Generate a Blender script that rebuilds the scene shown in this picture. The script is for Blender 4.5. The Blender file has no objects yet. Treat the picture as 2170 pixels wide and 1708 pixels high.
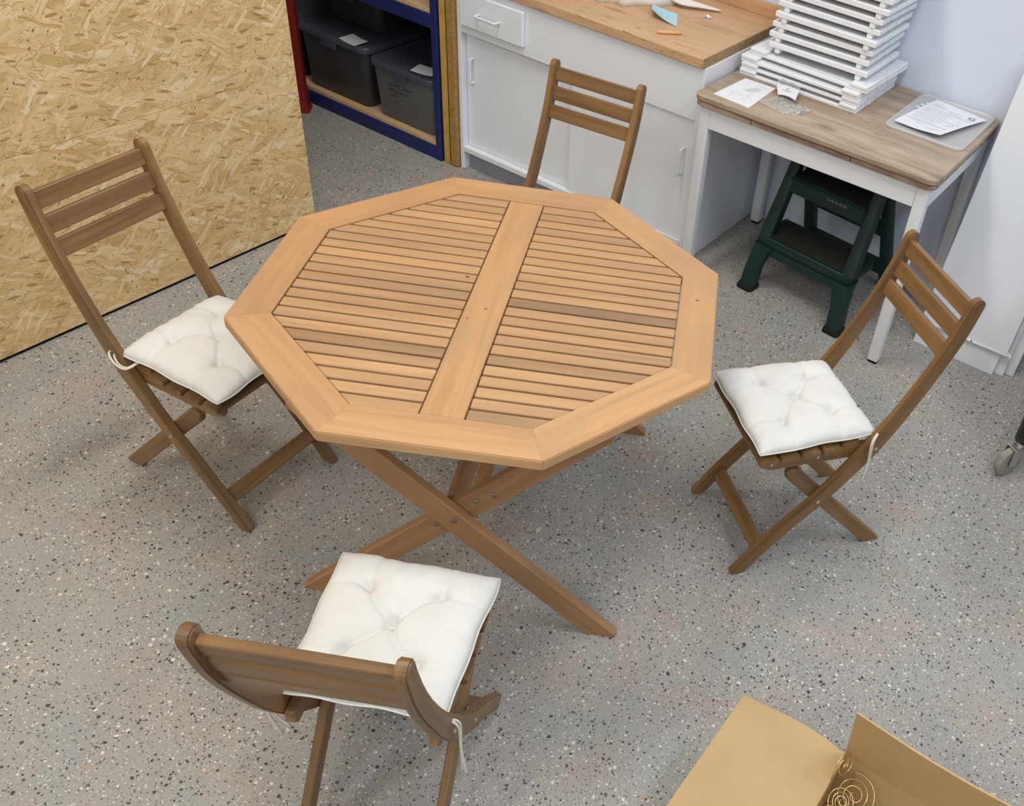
import bpy, bmesh, math, random
from mathutils import Vector, Matrix, noise as mnoise
random.seed(7)
S = bpy.context.scene
COL = S.collection
PI = math.pi
V = Vector

# ------------------------------------------------------------------ camera
FPX, PPX, PPY = 2062.97, 1448.05, 811.45
cam = bpy.data.cameras.new('camera'); co = bpy.data.objects.new('camera', cam); COL.objects.link(co)
cam.sensor_fit = 'HORIZONTAL'; cam.sensor_width = 36.0
cam.lens = FPX * 36 / 2170
cam.shift_x = -(PPX - 1085) / 2170
cam.shift_y = (PPY - 854) / 2170
cam.clip_start = 0.02; cam.clip_end = 60
CR, CU, CF = V((0.8357, 0.5368, 0.1163)), V((-0.4171, 0.4831, 0.7698)), V((0.3570, -0.6918, 0.6276))
m = Matrix((( CR.x, CU.x, CF.x, 1.306), (CR.y, CU.y, CF.y, -1.467), (CR.z, CU.z, CF.z, 2.081), (0, 0, 0, 1)))
co.matrix_world = m
S.camera = co

# ------------------------------------------------------------------ world, lights, exposure
w = bpy.data.worlds.new('world'); S.world = w; w.use_nodes = True
w.node_tree.nodes['Background'].inputs[0].default_value = (0.80, 0.86, 1.0, 1)
w.node_tree.nodes['Background'].inputs[1].default_value = 0.05
def area(name, loc, sx, sy, power, col, rot=(0, 0, 0)):
    l = bpy.data.lights.new(name, 'AREA'); l.shape = 'RECTANGLE'; l.size = sx; l.size_y = sy
    l.energy = power; l.color = col
    o = bpy.data.objects.new(name, l); COL.objects.link(o); o.location = loc; o.rotation_euler = rot
    return o
WARM, NEUT, COOL = (1.0, 0.945, 0.86), (1.0, 0.98, 0.95), (0.74, 0.86, 1.0)
for lx, ly, sx_, sy_, pw, lc in ((-0.55, 0.35, 0.3, 1.5, 44, WARM), (0.9, 0.3, 0.3, 1.5, 30, NEUT), (2.2, 0.3, 0.3, 1.5, 40, COOL),
                                 (-0.9, -2.6, 0.3, 1.5, 38, WARM), (0.6, -2.6, 0.3, 1.5, 34, NEUT), (2.2, -2.6, 0.3, 1.5, 34, COOL)):  # front row: unseen fill lights, added to brighten upright faces
    area('ceiling_and_fill_light', (lx, ly, 3.33), sx_, sy_, pw, lc)
S.view_settings.view_transform = 'Standard'; S.view_settings.look = 'None'
S.view_settings.gamma = 1.0; S.view_settings.use_curve_mapping = False
S.view_settings.exposure = -0.42

# ------------------------------------------------------------------ node helpers
class NB:
    def __init__(s, name, rough=0.5, spec=0.5, metal=0.0):
        s.m = bpy.data.materials.new(name); s.m.use_nodes = True
        s.t = s.m.node_tree; s.b = s.t.nodes['Principled BSDF']
        s.b.inputs['Roughness'].default_value = rough
        s.b.inputs['Specular IOR Level'].default_value = spec
        s.b.inputs['Metallic'].default_value = metal
    def n(s, typ, **kw):
        nd = s.t.nodes.new(typ)
        for k, v in kw.items(): setattr(nd, k, v)
        return nd
    def put(s, nd, i, v):
        if isinstance(v, bpy.types.NodeSocket): s.t.links.new(v, nd.inputs[i])
        elif v is not None: nd.inputs[i].default_value = v
    def math(s, op, a, b=None, c=None):
        nd = s.n('ShaderNodeMath', operation=op); s.put(nd, 0, a); s.put(nd, 1, b); s.put(nd, 2, c); return nd.outputs[0]
    def vmath(s, op, a, b=None):
        nd = s.n('ShaderNodeVectorMath', operation=op); s.put(nd, 0, a); s.put(nd, 1, b); return nd.outputs[0]
    def mix(s, f, a, b, bt='MIX'):
        nd = s.n('ShaderNodeMix', data_type='RGBA', blend_type=bt)
        s.put(nd, 0, f); s.put(nd, 6, a); s.put(nd, 7, b); return nd.outputs[2]
    def ramp(s, f, stops, interp='LINEAR'):
        nd = s.n('ShaderNodeValToRGB'); cr = nd.color_ramp; cr.interpolation = interp
        while len(cr.elements) < len(stops): cr.elements.new(0.5)
        for e, (p, c) in zip(cr.elements, stops):
            e.position = p; e.color = c if len(c) == 4 else (*c, 1)
        s.put(nd, 0, f); return nd.outputs[0]
    def noise(s, vec, scale, detail=3, rough=0.55, dist=0.0):
        nd = s.n('ShaderNodeTexNoise'); s.put(nd, 'Vector', vec)
        nd.inputs['Scale'].default_value = scale; nd.inputs['Detail'].default_value = detail
        nd.inputs['Roughness'].default_value = rough; nd.inputs['Distortion'].default_value = dist
        return nd.outputs['Fac'], nd.outputs['Color']
    def voro(s, vec, scale, feature='F1', rnd=1.0):
        nd = s.n('ShaderNodeTexVoronoi', feature=feature); s.put(nd, 'Vector', vec)
        nd.inputs['Scale'].default_value = scale; nd.inputs['Randomness'].default_value = rnd
        return nd
    def mapping(s, vec, scale=(1, 1, 1), rot=(0, 0, 0), loc=(0, 0, 0)):
        nd = s.n('ShaderNodeMapping'); s.put(nd, 0, vec)
        nd.inputs[1].default_value = loc; nd.inputs[2].default_value = rot; nd.inputs[3].default_value = scale
        return nd.outputs[0]
    def obj(s): return s.n('ShaderNodeTexCoord').outputs['Object']
    def sep(s, c):
        nd = s.n('ShaderNodeSeparateColor'); s.put(nd, 0, c); return nd.outputs
    def base(s, c): s.put(s.b, 'Base Color', c if isinstance(c, bpy.types.NodeSocket) else (*c, 1)[:4]); return s
    def bump(s, h, strength, dist=0.001):
        nd = s.n('ShaderNodeBump'); nd.inputs['Strength'].default_value = strength; nd.inputs['Distance'].default_value = dist
        s.put(nd, 'Height', h); s.t.links.new(nd.outputs[0], s.b.inputs['Normal']); return s

def lin(r, g, b):
    f = lambda c: (c / 255 / 12.92) if c / 255 <= 0.04045 else ((c / 255 + 0.055) / 1.055) ** 2.4
    return (f(r), f(g), f(b))

def plain(name, c, rough=0.5, spec=0.5, metal=0.0, var=0.06, scale=12.0):
    k = NB(name, rough, spec, metal)
    f, _ = k.noise(k.obj(), scale, 3)
    a = tuple(x * (1 - var) for x in c); b = tuple(min(1, x * (1 + var)) for x in c)
    k.base(k.ramp(f, [(0.3, a), (0.7, b)])); return k.m

def wood(name, light, dark, rough=0.5, tint=0.22, gs=1.0, spec=0.4, bumpy=0.25):
    k = NB(name, rough, spec)
    at = k.n('ShaderNodeAttribute', attribute_name='g').outputs['Vector']
    oi = k.n('ShaderNodeObjectInfo')
    off = k.math('MULTIPLY', oi.outputs['Random'], 37.0)
    cv = k.n('ShaderNodeCombineXYZ'); k.put(cv, 0, off); k.put(cv, 1, off); k.put(cv, 2, off)
    p = k.vmath('ADD', at, cv.outputs[0])
    f1, _ = k.noise(k.mapping(p, (1.6 * gs, 24 * gs, 24 * gs)), 1.0, 4, 0.6, 0.6)
    f2, _ = k.noise(k.mapping(p, (9 * gs, 330 * gs, 330 * gs)), 1.0, 2, 0.6)
    f3, _ = k.noise(k.mapping(p, (2.2, 5, 5)), 1.0, 2)
    c = k.ramp(f1, [(0.28, dark), (0.62, light)])
    c = k.mix(k.math('MULTIPLY', k.math('SUBTRACT', 1.0, f2), 0.32), c, (*dark, 1))
    gy = sum(dark) / 3
    c = k.mix(k.ramp(f3, [(0.44, (0, 0, 0)), (0.72, (0.55, 0.55, 0.55))]), c, (*[x * 0.62 + gy * 0.22 for x in dark], 1))
    f4, _ = k.noise(k.mapping(p, (1.1 * gs, 46 * gs, 46 * gs)), 1.0, 3, 0.55, 0.9)
    c = k.mix(k.ramp(f4, [(0.56, (0, 0, 0)), (0.70, (0.45, 0.45, 0.45))]), c, (*[x * 0.66 + gy * 0.14 for x in dark], 1))
    r = k.math('ADD', k.math('MULTIPLY', oi.outputs['Random'], tint), 1 - tint * 0.55)
    c = k.mix(1.0, c, r, 'MULTIPLY')
    c = k.mix(1.0, c, oi.outputs['Color'], 'MULTIPLY')
    k.base(c); k.bump(f2, bumpy, 0.0006); return k.m

M = {}
M['table'] = wood('table_wood', lin(196, 156, 112), lin(179, 137, 95), 0.5, 0.08)
M['chair'] = wood('chair_wood', lin(150, 113, 71), lin(102, 75, 46), 0.36, 0.18)
M['tleg'] = wood('table_leg_wood', lin(182, 138, 96), lin(150, 110, 72), 0.5, 0.10)
M['bolt'] = plain('bolt_metal', (0.42, 0.36, 0.28), 0.35, 0.5, 0.9)
M['screw'] = plain('screw_metal', (0.62, 0.57, 0.49), 0.3, 0.5, 0.9)
M['white'] = plain('white_paint', lin(230, 232, 236), 0.42, 0.45, 0, 0.02)
M['melamine'] = plain('white_melamine', lin(230, 235, 243), 0.38, 0.45, 0, 0.015, 3)
M['kick'] = plain('grey_kick', lin(142, 146, 158), 0.5)
M['wallp'] = plain('wall_paint', lin(214, 222, 238), 0.85, 0.2, 0, 0.015, 4)
M['ceil'] = plain('ceiling_paint', lin(225, 224, 220), 0.9, 0.1, 0, 0.01, 3)
M['blue'] = plain('blue_steel', lin(24, 36, 96), 0.42, 0.5, 0, 0.08)
M['red'] = plain('red_steel', lin(128, 30, 24), 0.5, 0.4, 0, 0.1)
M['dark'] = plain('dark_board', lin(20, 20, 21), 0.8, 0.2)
M['bin'] = plain('shaded_bin_plastic', lin(56, 56, 58), 0.38, 0.45, 0, 0.05)  # bin grey with the shade inside the rack put into the colour
M['lid'] = plain('grey_lid_plastic', lin(66, 70, 82), 0.35, 0.5, 0, 0.04)
M['ink'] = plain('black_ink', (0.012, 0.012, 0.014), 0.6)
M['greyink'] = plain('grey_print', (0.30, 0.30, 0.33), 0.7)
M['faint'] = plain('pencil_line', (0.42, 0.43, 0.47), 0.7)
M['paper'] = plain('paper', lin(226, 228, 234), 0.7, 0.3, 0, 0.01)
M['card'] = plain('pale_card', lin(190, 202, 200), 0.7, 0.3, 0, 0.02)
M['note'] = plain('sticky_note', lin(176, 214, 226), 0.7, 0.3, 0, 0.015)
M['green'] = plain('green_plastic', lin(14, 46, 43), 0.42, 0.45, 0, 0.12, 8)
M['tread'] = plain('stool_tread', lin(44, 46, 41), 0.8, 0.2, 0, 0.2, 30)
M['panelw'] = plain('leaning_panel_white', lin(214, 217, 223), 0.4, 0.4, 0, 0.01, 3)
M['rubber'] = plain('black_rubber', lin(24, 26, 27), 0.7, 0.3)
M['black'] = plain('black_plastic', lin(30, 30, 32), 0.4, 0.4)
M['wheel'] = plain('worn_wheel', lin(138, 132, 122), 0.6, 0.3, 0, 0.3, 40)
M['steel'] = plain('steel', (0.52, 0.51, 0.49), 0.34, 0.5, 0.85, 0.12, 30)
M['gold'] = plain('gold_wire', (0.80, 0.62, 0.30), 0.22, 0.5, 1.0)
M['cord'] = plain('cotton_cord', lin(214, 208, 196), 0.85, 0.2, 0, 0.05, 60)
M['linen'] = plain('white_cloth', lin(228, 222, 216), 0.9, 0.15, 0, 0.02)
M['dowel'] = plain('dowel_wood', lin(214, 170, 112), 0.55, 0.3, 0, 0.06)
M['lip'] = plain('chipboard_lip', lin(206, 172, 130), 0.7, 0.2, 0, 0.10, 60)
M['yellow'] = plain('yellow_timber', lin(196, 156, 74), 0.6, 0.3, 0, 0.14, 18)
M['clear'] = None

def _cushion():
    k = NB('cushion_fabric', 0.9, 0.15)
    o = k.obj()
    f, _ = k.noise(o, 9, 3)
    k.base(k.ramp(f, [(0.3, lin(212, 210, 205)), (0.7, lin(219, 218, 214))]))
    f2, _ = k.noise(o, 900, 2); k.bump(f2, 0.15, 0.0005)
    pass
    return k.m
M['cushion'] = _cushion()

def _clear():
    k = NB('clear_plastic', 0.16, 0.6); k.base((0.86, 0.87, 0.90)); k.b.inputs['Alpha'].default_value = 0.16
    f, _ = k.noise(k.obj(), 60, 3); k.bump(f, 0.35, 0.002)
    return k.m
M['clear'] = _clear()
def _frost():
    k = NB('frosted_plastic', 0.3, 0.6); k.base((0.80, 0.81, 0.83)); k.b.inputs['Alpha'].default_value = 0.42
    f, _ = k.noise(k.obj(), 15, 2); k.bump(f, 0.2, 0.002)
    return k.m
M['frost'] = _frost()

def _floor():
    k = NB('terrazzo_floor', 0.55, 0.35)
    o = k.obj()
    _, wc = k.noise(o, 220, 2)
    wob = k.vmath('SCALE', k.vmath('SUBTRACT', wc, (0.5, 0.5, 0.5))); wob.node.inputs[3].default_value = 0.006
    p = k.vmath('ADD', o, wob)
    a, _ = k.noise(o, 2.3, 3); b, bc = k.noise(k.mapping(o, loc=(5, 3, 0)), 5.5, 3)
    c = k.ramp(a, [(0.32, lin(150, 148, 145)), (0.5, lin(157, 155, 150)), (0.68, lin(163, 158, 151))])
    c = k.mix(k.ramp(b, [(0.50, (0, 0, 0)), (0.72, (0.55, 0.55, 0.55))]), c, (*lin(168, 150, 138), 1))
    g, _ = k.noise(k.mapping(o, loc=(1, 9, 4)), 4.0, 3)
    c = k.mix(k.ramp(g, [(0.52, (0, 0, 0)), (0.75, (0.6, 0.6, 0.6))]), c, (*lin(142, 152, 150), 1))
    dens, _ = k.noise(k.mapping(o, loc=(7, 2, 1)), 3.2, 3)
    for scale, lo, rmin, rvar, seed in ((250, 0.56, 0.16, 0.32, 0), (128, 0.60, 0.10, 0.34, 3.3), (84, 0.80, 0.08, 0.34, 8.1)):
        v = k.voro(k.mapping(p, loc=(seed, seed * 2, 0), rot=(0, 0, seed)), scale)
        r, gg, bb = k.sep(v.outputs['Color'])[:3]
        thr = k.math('ADD', lo, k.math('MULTIPLY', k.math('SUBTRACT', 0.5, dens), 0.55))
        sel = k.math('GREATER_THAN', r, thr)
        rad = k.math('MULTIPLY_ADD', gg, rvar, rmin)
        edge = k.math('LESS_THAN', v.outputs['Distance'], rad)
        mask = k.math('MULTIPLY', sel, edge)
        col = k.ramp(bb, [(0.0, lin(40, 38, 38)), (0.20, lin(70, 66, 62)), (0.38, lin(106, 98, 92)), (0.52, lin(126, 120, 104)), (0.60, lin(202, 194, 180)), (0.80, lin(222, 214, 200)), (0.95, lin(170, 146, 122))], 'CONSTANT')
        c = k.mix(k.math('MULTIPLY', mask, 0.88), c, col)
    k.base(c)
    f, _ = k.noise(o, 40, 2); k.bump(f, 0.06, 0.001)
    return k.m
M['floor'] = _floor()

def _osb(name, seed=0.0, bright=1.0):
    k = NB(name, 0.72, 0.25)
    o = k.mapping(k.obj(), loc=(0, seed, seed * 1.7))
    _, wc = k.noise(o, 7, 2)
    wob = k.vmath('SCALE', k.vmath('SUBTRACT', wc, (0.5, 0.5, 0.5))); wob.node.inputs[3].default_value = 0.05
    q = k.vmath('ADD', o, wob)
    B = lambda r, g, b: tuple(x * bright for x in lin(r, g, b))
    stops = [(0.0, B(200, 164, 110)), (0.10, B(212, 178, 124)), (0.35, B(221, 189, 136)), (0.6, B(226, 196, 146)), (0.85, B(231, 204, 157)), (0.97, B(236, 214, 176))]
    c = None; hsum = None
    for i, (ang, sx, sz, thr) in enumerate(((0.10, 7, 20, -1), (0.75, 6, 24, 0.62), (-0.55, 7, 26, 0.58), (1.35, 8, 30, 0.78), (-1.1, 8, 34, 0.72), (0.35, 5.5, 28, 0.58), (-0.22, 5, 32, 0.58), (0.04, 6, 44, 0.64), (0.55, 9, 75, 0.72), (-0.8, 11, 90, 0.74))):
        p = k.mapping(k.mapping(q, rot=(ang, 0, 0)), scale=(0.001, sx, sz), loc=(0, i * 3.7, i * 1.3))
        v = k.voro(p, 1.0)
        r, g, b = k.sep(v.outputs['Color'])[:3]
        gr, _ = k.noise(k.mapping(k.mapping(q, rot=(ang, 0, 0)), scale=(1, 10, 300)), 1.0, 3)
        cc = k.mix(k.ramp(gr, [(0.45, (0, 0, 0)), (0.8, (0.55, 0.55, 0.55))]), k.ramp(g, stops), (*B(158, 118, 68), 1))
        edge = k.ramp(v.outputs['Distance'], [(0.40, (0, 0, 0)), (0.62, (1, 1, 1))])
        cc = k.mix(k.math('MULTIPLY', edge, 0.22), cc, (*B(146, 106, 60), 1))
        if c is None: c = cc; hsum = g
        else:
            mk = k.math('MULTIPLY', k.math('GREATER_THAN', r, thr), k.math('LESS_THAN', v.outputs['Distance'], 0.60))
            c = k.mix(mk, c, cc); hsum = k.math('ADD', hsum, k.math('MULTIPLY', mk, g))
    for j, (ang, sx, sz, thr, col, rad) in enumerate(((0.4, 26, 330, 0.945, B(128, 92, 52), 0.30), (-0.7, 30, 300, 0.95, B(132, 96, 54), 0.28), (1.3, 34, 330, 0.955, B(136, 100, 58), 0.30), (0.05, 22, 360, 0.86, B(224, 200, 158), 0.34), (0.25, 24, 95, 0.955, B(150, 110, 58), 0.40), (-0.9, 60, 120, 0.988, B(74, 48, 28), 0.30))):
        p = k.mapping(k.mapping(q, rot=(ang, 0, 0)), scale=(0.001, sx, sz), loc=(0, j * 5.1 + 2, j))
        v = k.voro(p, 1.0); r = k.sep(v.outputs['Color'])[0]
        mk = k.math('MULTIPLY', k.math('GREATER_THAN', r, thr), k.math('LESS_THAN', v.outputs['Distance'], rad))
        c = k.mix(k.math('MULTIPLY', mk, 0.7), c, (*col, 1))
    k.base(c); k.bump(hsum, 0.25, 0.002); return k.m
M['osb'] = _osb('osb_board'); M['osb2'] = _osb('osb_board_upper', 3.1)
M['osbedge'] = plain('osb_edge', lin(164, 128, 76), 0.85, 0.2, 0, 0.22, 55)

def _grainx(name, cols, rough, sc, crack=None, spec=0.4):
    k = NB(name, rough, spec)
    o = k.obj()
    f1, _ = k.noise(k.mapping(o, (1.3 * sc, 13 * sc, 13 * sc)), 1.0, 5, 0.62, 0.5)
    f2, _ = k.noise(k.mapping(o, (6 * sc, 150 * sc, 60)), 1.0, 3, 0.6)
    c = k.ramp(k.math('MULTIPLY_ADD', f2, 0.35, k.math('MULTIPLY', f1, 0.72)), cols)
    if crack:
        f3, _ = k.noise(k.mapping(o, (1.6, 22, 22), loc=(2, 4, 0)), 1.0, 4, 0.6, 0.8)
        ln = k.math('LESS_THAN', k.math('ABSOLUTE', k.math('SUBTRACT', f3, 0.52)), 0.0045)
        f4, _ = k.noise(o, 4.0, 2)
        ln = k.math('MULTIPLY', ln, k.math('GREATER_THAN', f4, 0.52))
        c = k.mix(k.math('MULTIPLY', ln, 0.75), c, (*crack, 1))
        v = k.voro(k.mapping(o, (3.0, 7, 7)), 1.0)
        kn = k.ramp(v.outputs['Distance'], [(0.0, (0.75, 0.75, 0.75)), (0.20, (0, 0, 0))])
        c = k.mix(kn, c, (*[x * 1.5 for x in crack], 1))
    k.base(c); k.bump(f2, 0.12, 0.0005); return k.m
M['worktop'] = _grainx('oak_worktop', [(0.32, lin(172, 132, 97)), (0.52, lin(198, 158, 121)), (0.72, lin(211, 174, 139))], 0.5, 1.0, lin(90, 60, 42))
M['desktop'] = _grainx('grey_oak_desk', [(0.32, lin(122, 104, 88)), (0.50, lin(164, 144, 124)), (0.70, lin(192, 173, 152))], 0.48, 1.2, lin(84, 66, 54))
M['deskedge'] = _grainx('grey_oak_edge', [(0.35, lin(88, 68, 58)), (0.52, lin(132, 108, 94)), (0.66, lin(172, 148, 130))], 0.5, 2.2)
def _chip():
    k = NB('particle_edge', 0.9, 0.2); o = k.obj()
    v = k.voro(o, 420); c = k.ramp(k.sep(v.outputs['Color'])[0], [(0, lin(110, 88, 62)), (0.4, lin(158, 134, 98)), (1, lin(196, 172, 134))])
    k.base(c); return k.m
M['chip'] = _chip()
def _cardb(name, a, b):
    k = NB(name, 0.8, 0.2); o = k.obj()
    f, _ = k.noise(k.mapping(o, (1, 1, 1)), 6, 3); f2, _ = k.noise(k.mapping(o, (160, 3, 3)), 1.0, 2)
    c = k.mix(k.math('MULTIPLY', f2, 0.12), k.ramp(f, [(0.3, a), (0.7, b)]), (*[x * 0.7 for x in a], 1))
    k.base(c); k.bump(f2, 0.1, 0.001); return k.m
M['cardboard'] = _cardb('cardboard', lin(184, 154, 110), lin(192, 164, 120))

# ------------------------------------------------------------------ geometry helpers
def link(name, me, mat, parent=None, smooth=False):
    o = bpy.data.objects.new(name, me); COL.objects.link(o)
    if mat is not None: me.materials.append(mat)
    if parent is not None: o.parent = parent
    if smooth:
        for p in me.polygons: p.use_smooth = True
    return o
def gattr(me, fn):
    a = me.attributes.new('g', 'FLOAT_VECTOR', 'POINT')
    for i, v in enumerate(me.vertices): a.data[i].vector = fn(v.co)
def thing(name, label, cat, loc=(0, 0, 0), rz=0.0, group=None):
    o = bpy.data.objects.new(name, None); COL.objects.link(o)
    o.location = loc; o.rotation_euler = (0, 0, rz); o.empty_display_size = 0.05
    return tag(o, label, cat, group)
def tag(o, label, cat, group=None):
    o['label'] = label; o['category'] = cat
    if group: o['group'] = group
    return o
def struct(o): o['kind'] = 'structure'; return o
def stuff(o): o['kind'] = 'stuff'; return o

def prism(name, poly, T, depth, mat, parent=None, bevel=0.0015, gfn=None, seg=1, ef=None):
    """poly: list of (a,b); T(a,b,c)->Vector with c in 0..depth"""
    bm = bmesh.new()
    n = len(poly)
    lo = [bm.verts.new(T(a, b, 0.0)) for a, b in poly]; hi = [bm.verts.new(T(a, b, depth)) for a, b in poly]
    bm.faces.new(lo[::-1]); bm.faces.new(hi)
    for i in range(n): bm.faces.new((lo[i], lo[(i + 1) % n], hi[(i + 1) % n], hi[i]))
    bmesh.ops.recalc_face_normals(bm, faces=bm.faces)
    if bevel:
        es = [e for e in bm.edges if e.calc_face_angle(0) > 0.5 and (ef is None or ef(e))]
        bmesh.ops.bevel(bm, geom=es, offset=bevel, segments=seg, affect='EDGES', clamp_overlap=True)
    me = bpy.data.meshes.new(name); bm.to_mesh(me); bm.free()
    if gfn: gattr(me, gfn)
    return link(name, me, mat, parent)
def box(name, lo, hi, mat, parent=None, bevel=0.002, seg=1, axis=0):
    lo, hi = V(lo), V(hi)
    T = lambda a, b, c: V((a, b, lo.z + c))
    ax = [(0, 1, 2), (1, 0, 2), (2, 0, 1)][axis]
    return prism(name, [(lo.x, lo.y), (hi.x, lo.y), (hi.x, hi.y), (lo.x, hi.y)], T, hi.z - lo.z, mat, parent, bevel, lambda v: (v[ax[0]], v[ax[1]], v[ax[2]]), seg)
def bar(name, p0, p1, wid, thk, nrm, mat, parent=None, bevel=0.002, seg=1):
    """board from p0 to p1; thk along nrm, wid along the third axis; centred"""
    p0, p1 = V(p0), V(p1); ex = (p1 - p0); L = ex.length; ex.normalize()
    ez = V(nrm); ez = (ez - ex * ez.dot(ex)).normalized(); ey = ez.cross(ex)
    T = lambda a, b, c: p0 + ex * a + ey * b + ez * (c - thk / 2)
    g = lambda v: ((v - p0).dot(ex), (v - p0).dot(ey), (v - p0).dot(ez))
    return prism(name, [(0, -wid / 2), (L, -wid / 2), (L, wid / 2), (0, wid / 2)], T, thk, mat, parent, bevel, g, seg)
def loft(name, rings, mat, parent=None, cap=True, smooth=True, closed=True, extra=None):
    bm = bmesh.new(); R = [[bm.verts.new(p) for p in r] for r in rings]; n = len(R[0])
    for a, b in zip(R, R[1:]):
        for i in range(n if closed else n - 1): bm.faces.new((a[i], a[(i + 1) % n], b[(i + 1) % n], b[i]))
    if cap: bm.faces.new(R[0][::-1]); bm.faces.new(R[-1])
    bmesh.ops.recalc_face_normals(bm, faces=bm.faces)
    me = bpy.data.meshes.new(name); bm.to_mesh(me); bm.free()
    o = link(name, me, mat, parent, smooth)
    if smooth and hasattr(me, 'set_sharp_from_angle'): me.set_sharp_from_angle(angle=0.7)
    return o
def rrect(w, d, r, n=5, cx=0.0, cy=0.0):
    pts = []
    for sx, sy, a0 in ((1, 1, 0), (-1, 1, PI / 2), (-1, -1, PI), (1, -1, 1.5 * PI)):
        for i in range(n + 1):
            a = a0 + PI / 2 * i / n
            pts.append((cx + sx * (w / 2 - r) + r * math.cos(a), cy + sy * (d / 2 - r) + r * math.sin(a)))
    return pts
def tubemesh(bm, pts, r, seg=8, taper=None):
    pts = [V(p) for p in pts]; prev = None; rings = []
    t0 = (pts[1] - pts[0]).normalized(); u = t0.orthogonal().normalized()
    for i, p in enumerate(pts):
        t = (pts[min(i + 1, len(pts) - 1)] - pts[max(i - 1, 0)]).normalized()
        u = (u - t * u.dot(t)).normalized(); v = t.cross(u)
        rr = r if taper is None else r * taper(i / (len(pts) - 1))
        rings.append([bm.verts.new(p + (u * math.cos(2 * PI * k / seg) + v * math.sin(2 * PI * k / seg)) * rr) for k in range(seg)])
    for a, b in zip(rings, rings[1:]):
        for k in range(seg): bm.faces.new((a[k], a[(k + 1) % seg], b[(k + 1) % seg], b[k]))
    bm.faces.new(rings[0][::-1]); bm.faces.new(rings[-1])
def tube(name, paths, r, mat, parent=None, seg=8, taper=None):
    bm = bmesh.new()
    if not isinstance(paths[0][0], (list, tuple, Vector)): paths = [paths]
    for p in paths: tubemesh(bm, p, r, seg, taper)
    bmesh.ops.recalc_face_normals(bm, faces=bm.faces)
    me = bpy.data.meshes.new(name); bm.to_mesh(me); bm.free()
    return link(name, me, mat, parent, True)
def spline(ctrl, n=8):
    P = [V(c) for c in ctrl]; P = [P[0] * 2 - P[1]] + P + [P[-1] * 2 - P[-2]]; out = []
    for i in range(1, len(P) - 2):
        for k in range(n):
            t = k / n; a, b, c, d = P[i - 1], P[i], P[i + 1], P[i + 2]
            out.append(0.5 * ((2 * b) + (c - a) * t + (2 * a - 5 * b + 4 * c - d) * t * t + (3 * b - a - 3 * c + d) * t ** 3))
    out.append(P[-2]); return out
def disc(name, c, axis, r, h, mat, parent=None, seg=14, dome=0.3):
    c, ax = V(c), V(axis).normalized(); u = ax.orthogonal().normalized(); v = ax.cross(u)
    ring = lambda rr, hh: [c + ax * hh + (u * math.cos(2 * PI * k / seg) + v * math.sin(2 * PI * k / seg)) * rr for k in range(seg)]
    return loft(name, [ring(r, 0), ring(r, h * (1 - dome)), ring(r * 0.75, h), ring(r * 0.42, h), ring(r * 0.36, h * 0.5)], mat, parent)
def sheet(name, fn, nu, nv, thick, mat, parent=None, smooth=True):
    """fn(u,v)->Vector, closed thin slab"""
    bm = bmesh.new(); e = 1e-3
    def nor(u, v):
        u0, u1, v0, v1 = max(u - e, 0), min(u + e, 1), max(v - e, 0), min(v + e, 1)
        return (V(fn(u1, v)) - V(fn(u0, v))).cross(V(fn(u, v1)) - V(fn(u, v0))).normalized()
    top = [[None] * (nv + 1) for _ in range(nu + 1)]; bot = [[None] * (nv + 1) for _ in range(nu + 1)]
    for i in range(nu + 1):
        for j in range(nv + 1):
            u, v = i / nu, j / nv; p = V(fn(u, v)); n = nor(u, v)
            top[i][j] = bm.verts.new(p + n * thick / 2); bot[i][j] = bm.verts.new(p - n * thick / 2)
    for i in range(nu):
        for j in range(nv):
            bm.faces.new((top[i][j], top[i + 1][j], top[i + 1][j + 1], top[i][j + 1]))
            bm.faces.new((bot[i][j], bot[i][j + 1], bot[i + 1][j + 1], bot[i + 1][j]))
    for i in range(nu):
        bm.faces.new((top[i][0], bot[i][0], bot[i + 1][0], top[i + 1][0])); bm.faces.new((top[i + 1][nv], bot[i + 1][nv], bot[i][nv], top[i][nv]))
    for j in range(nv):
        bm.faces.new((top[0][j + 1], bot[0][j + 1], bot[0][j], top[0][j])); bm.faces.new((top[nu][j], bot[nu][j], bot[nu][j + 1], top[nu][j + 1]))
    bmesh.ops.recalc_face_normals(bm, faces=bm.faces)
    me = bpy.data.meshes.new(name); bm.to_mesh(me); bm.free()
    o = link(name, me, mat, parent, smooth)
    if smooth: me.set_sharp_from_angle(angle=0.8)
    return o
def marks(name, fn, strokes, wid, mat, parent, lift=0.0006):
    """flat print: polylines in the (u,v) of a sheet, drawn as thin ribbons lying on it; fn in metres per unit"""
    bm = bmesh.new()
    for st in strokes:
        P = [V(fn(*q)) for q in st]
        for a, b, qa in zip(P, P[1:], st):
            u, v = qa; e = 0.01
            n = (V(fn(u + e, v)) - V(fn(u, v))).cross(V(fn(u, v + e)) - V(fn(u, v))).normalized()
            if n.z < 0 and abs(n.z) > 0.3: n = -n
            d = (b - a)
            if d.length < 1e-6: continue
            s = n.cross(d.normalized()) * wid / 2; L = n * lift; ex = d.normalized() * wid * 0.3
            bm.faces.new([bm.verts.new(x) for x in (a - s + L - ex, b - s + L + ex, b + s + L + ex, a + s + L - ex)])
    me = bpy.data.meshes.new(name); bm.to_mesh(me); bm.free()
    return link(name, me, mat, parent)
def copytree(o, parent=None):
    c = o.copy(); COL.objects.link(c)
    if parent is not None: c.parent = parent
    for ch in list(o.children): copytree(ch, c)
    return c
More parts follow.
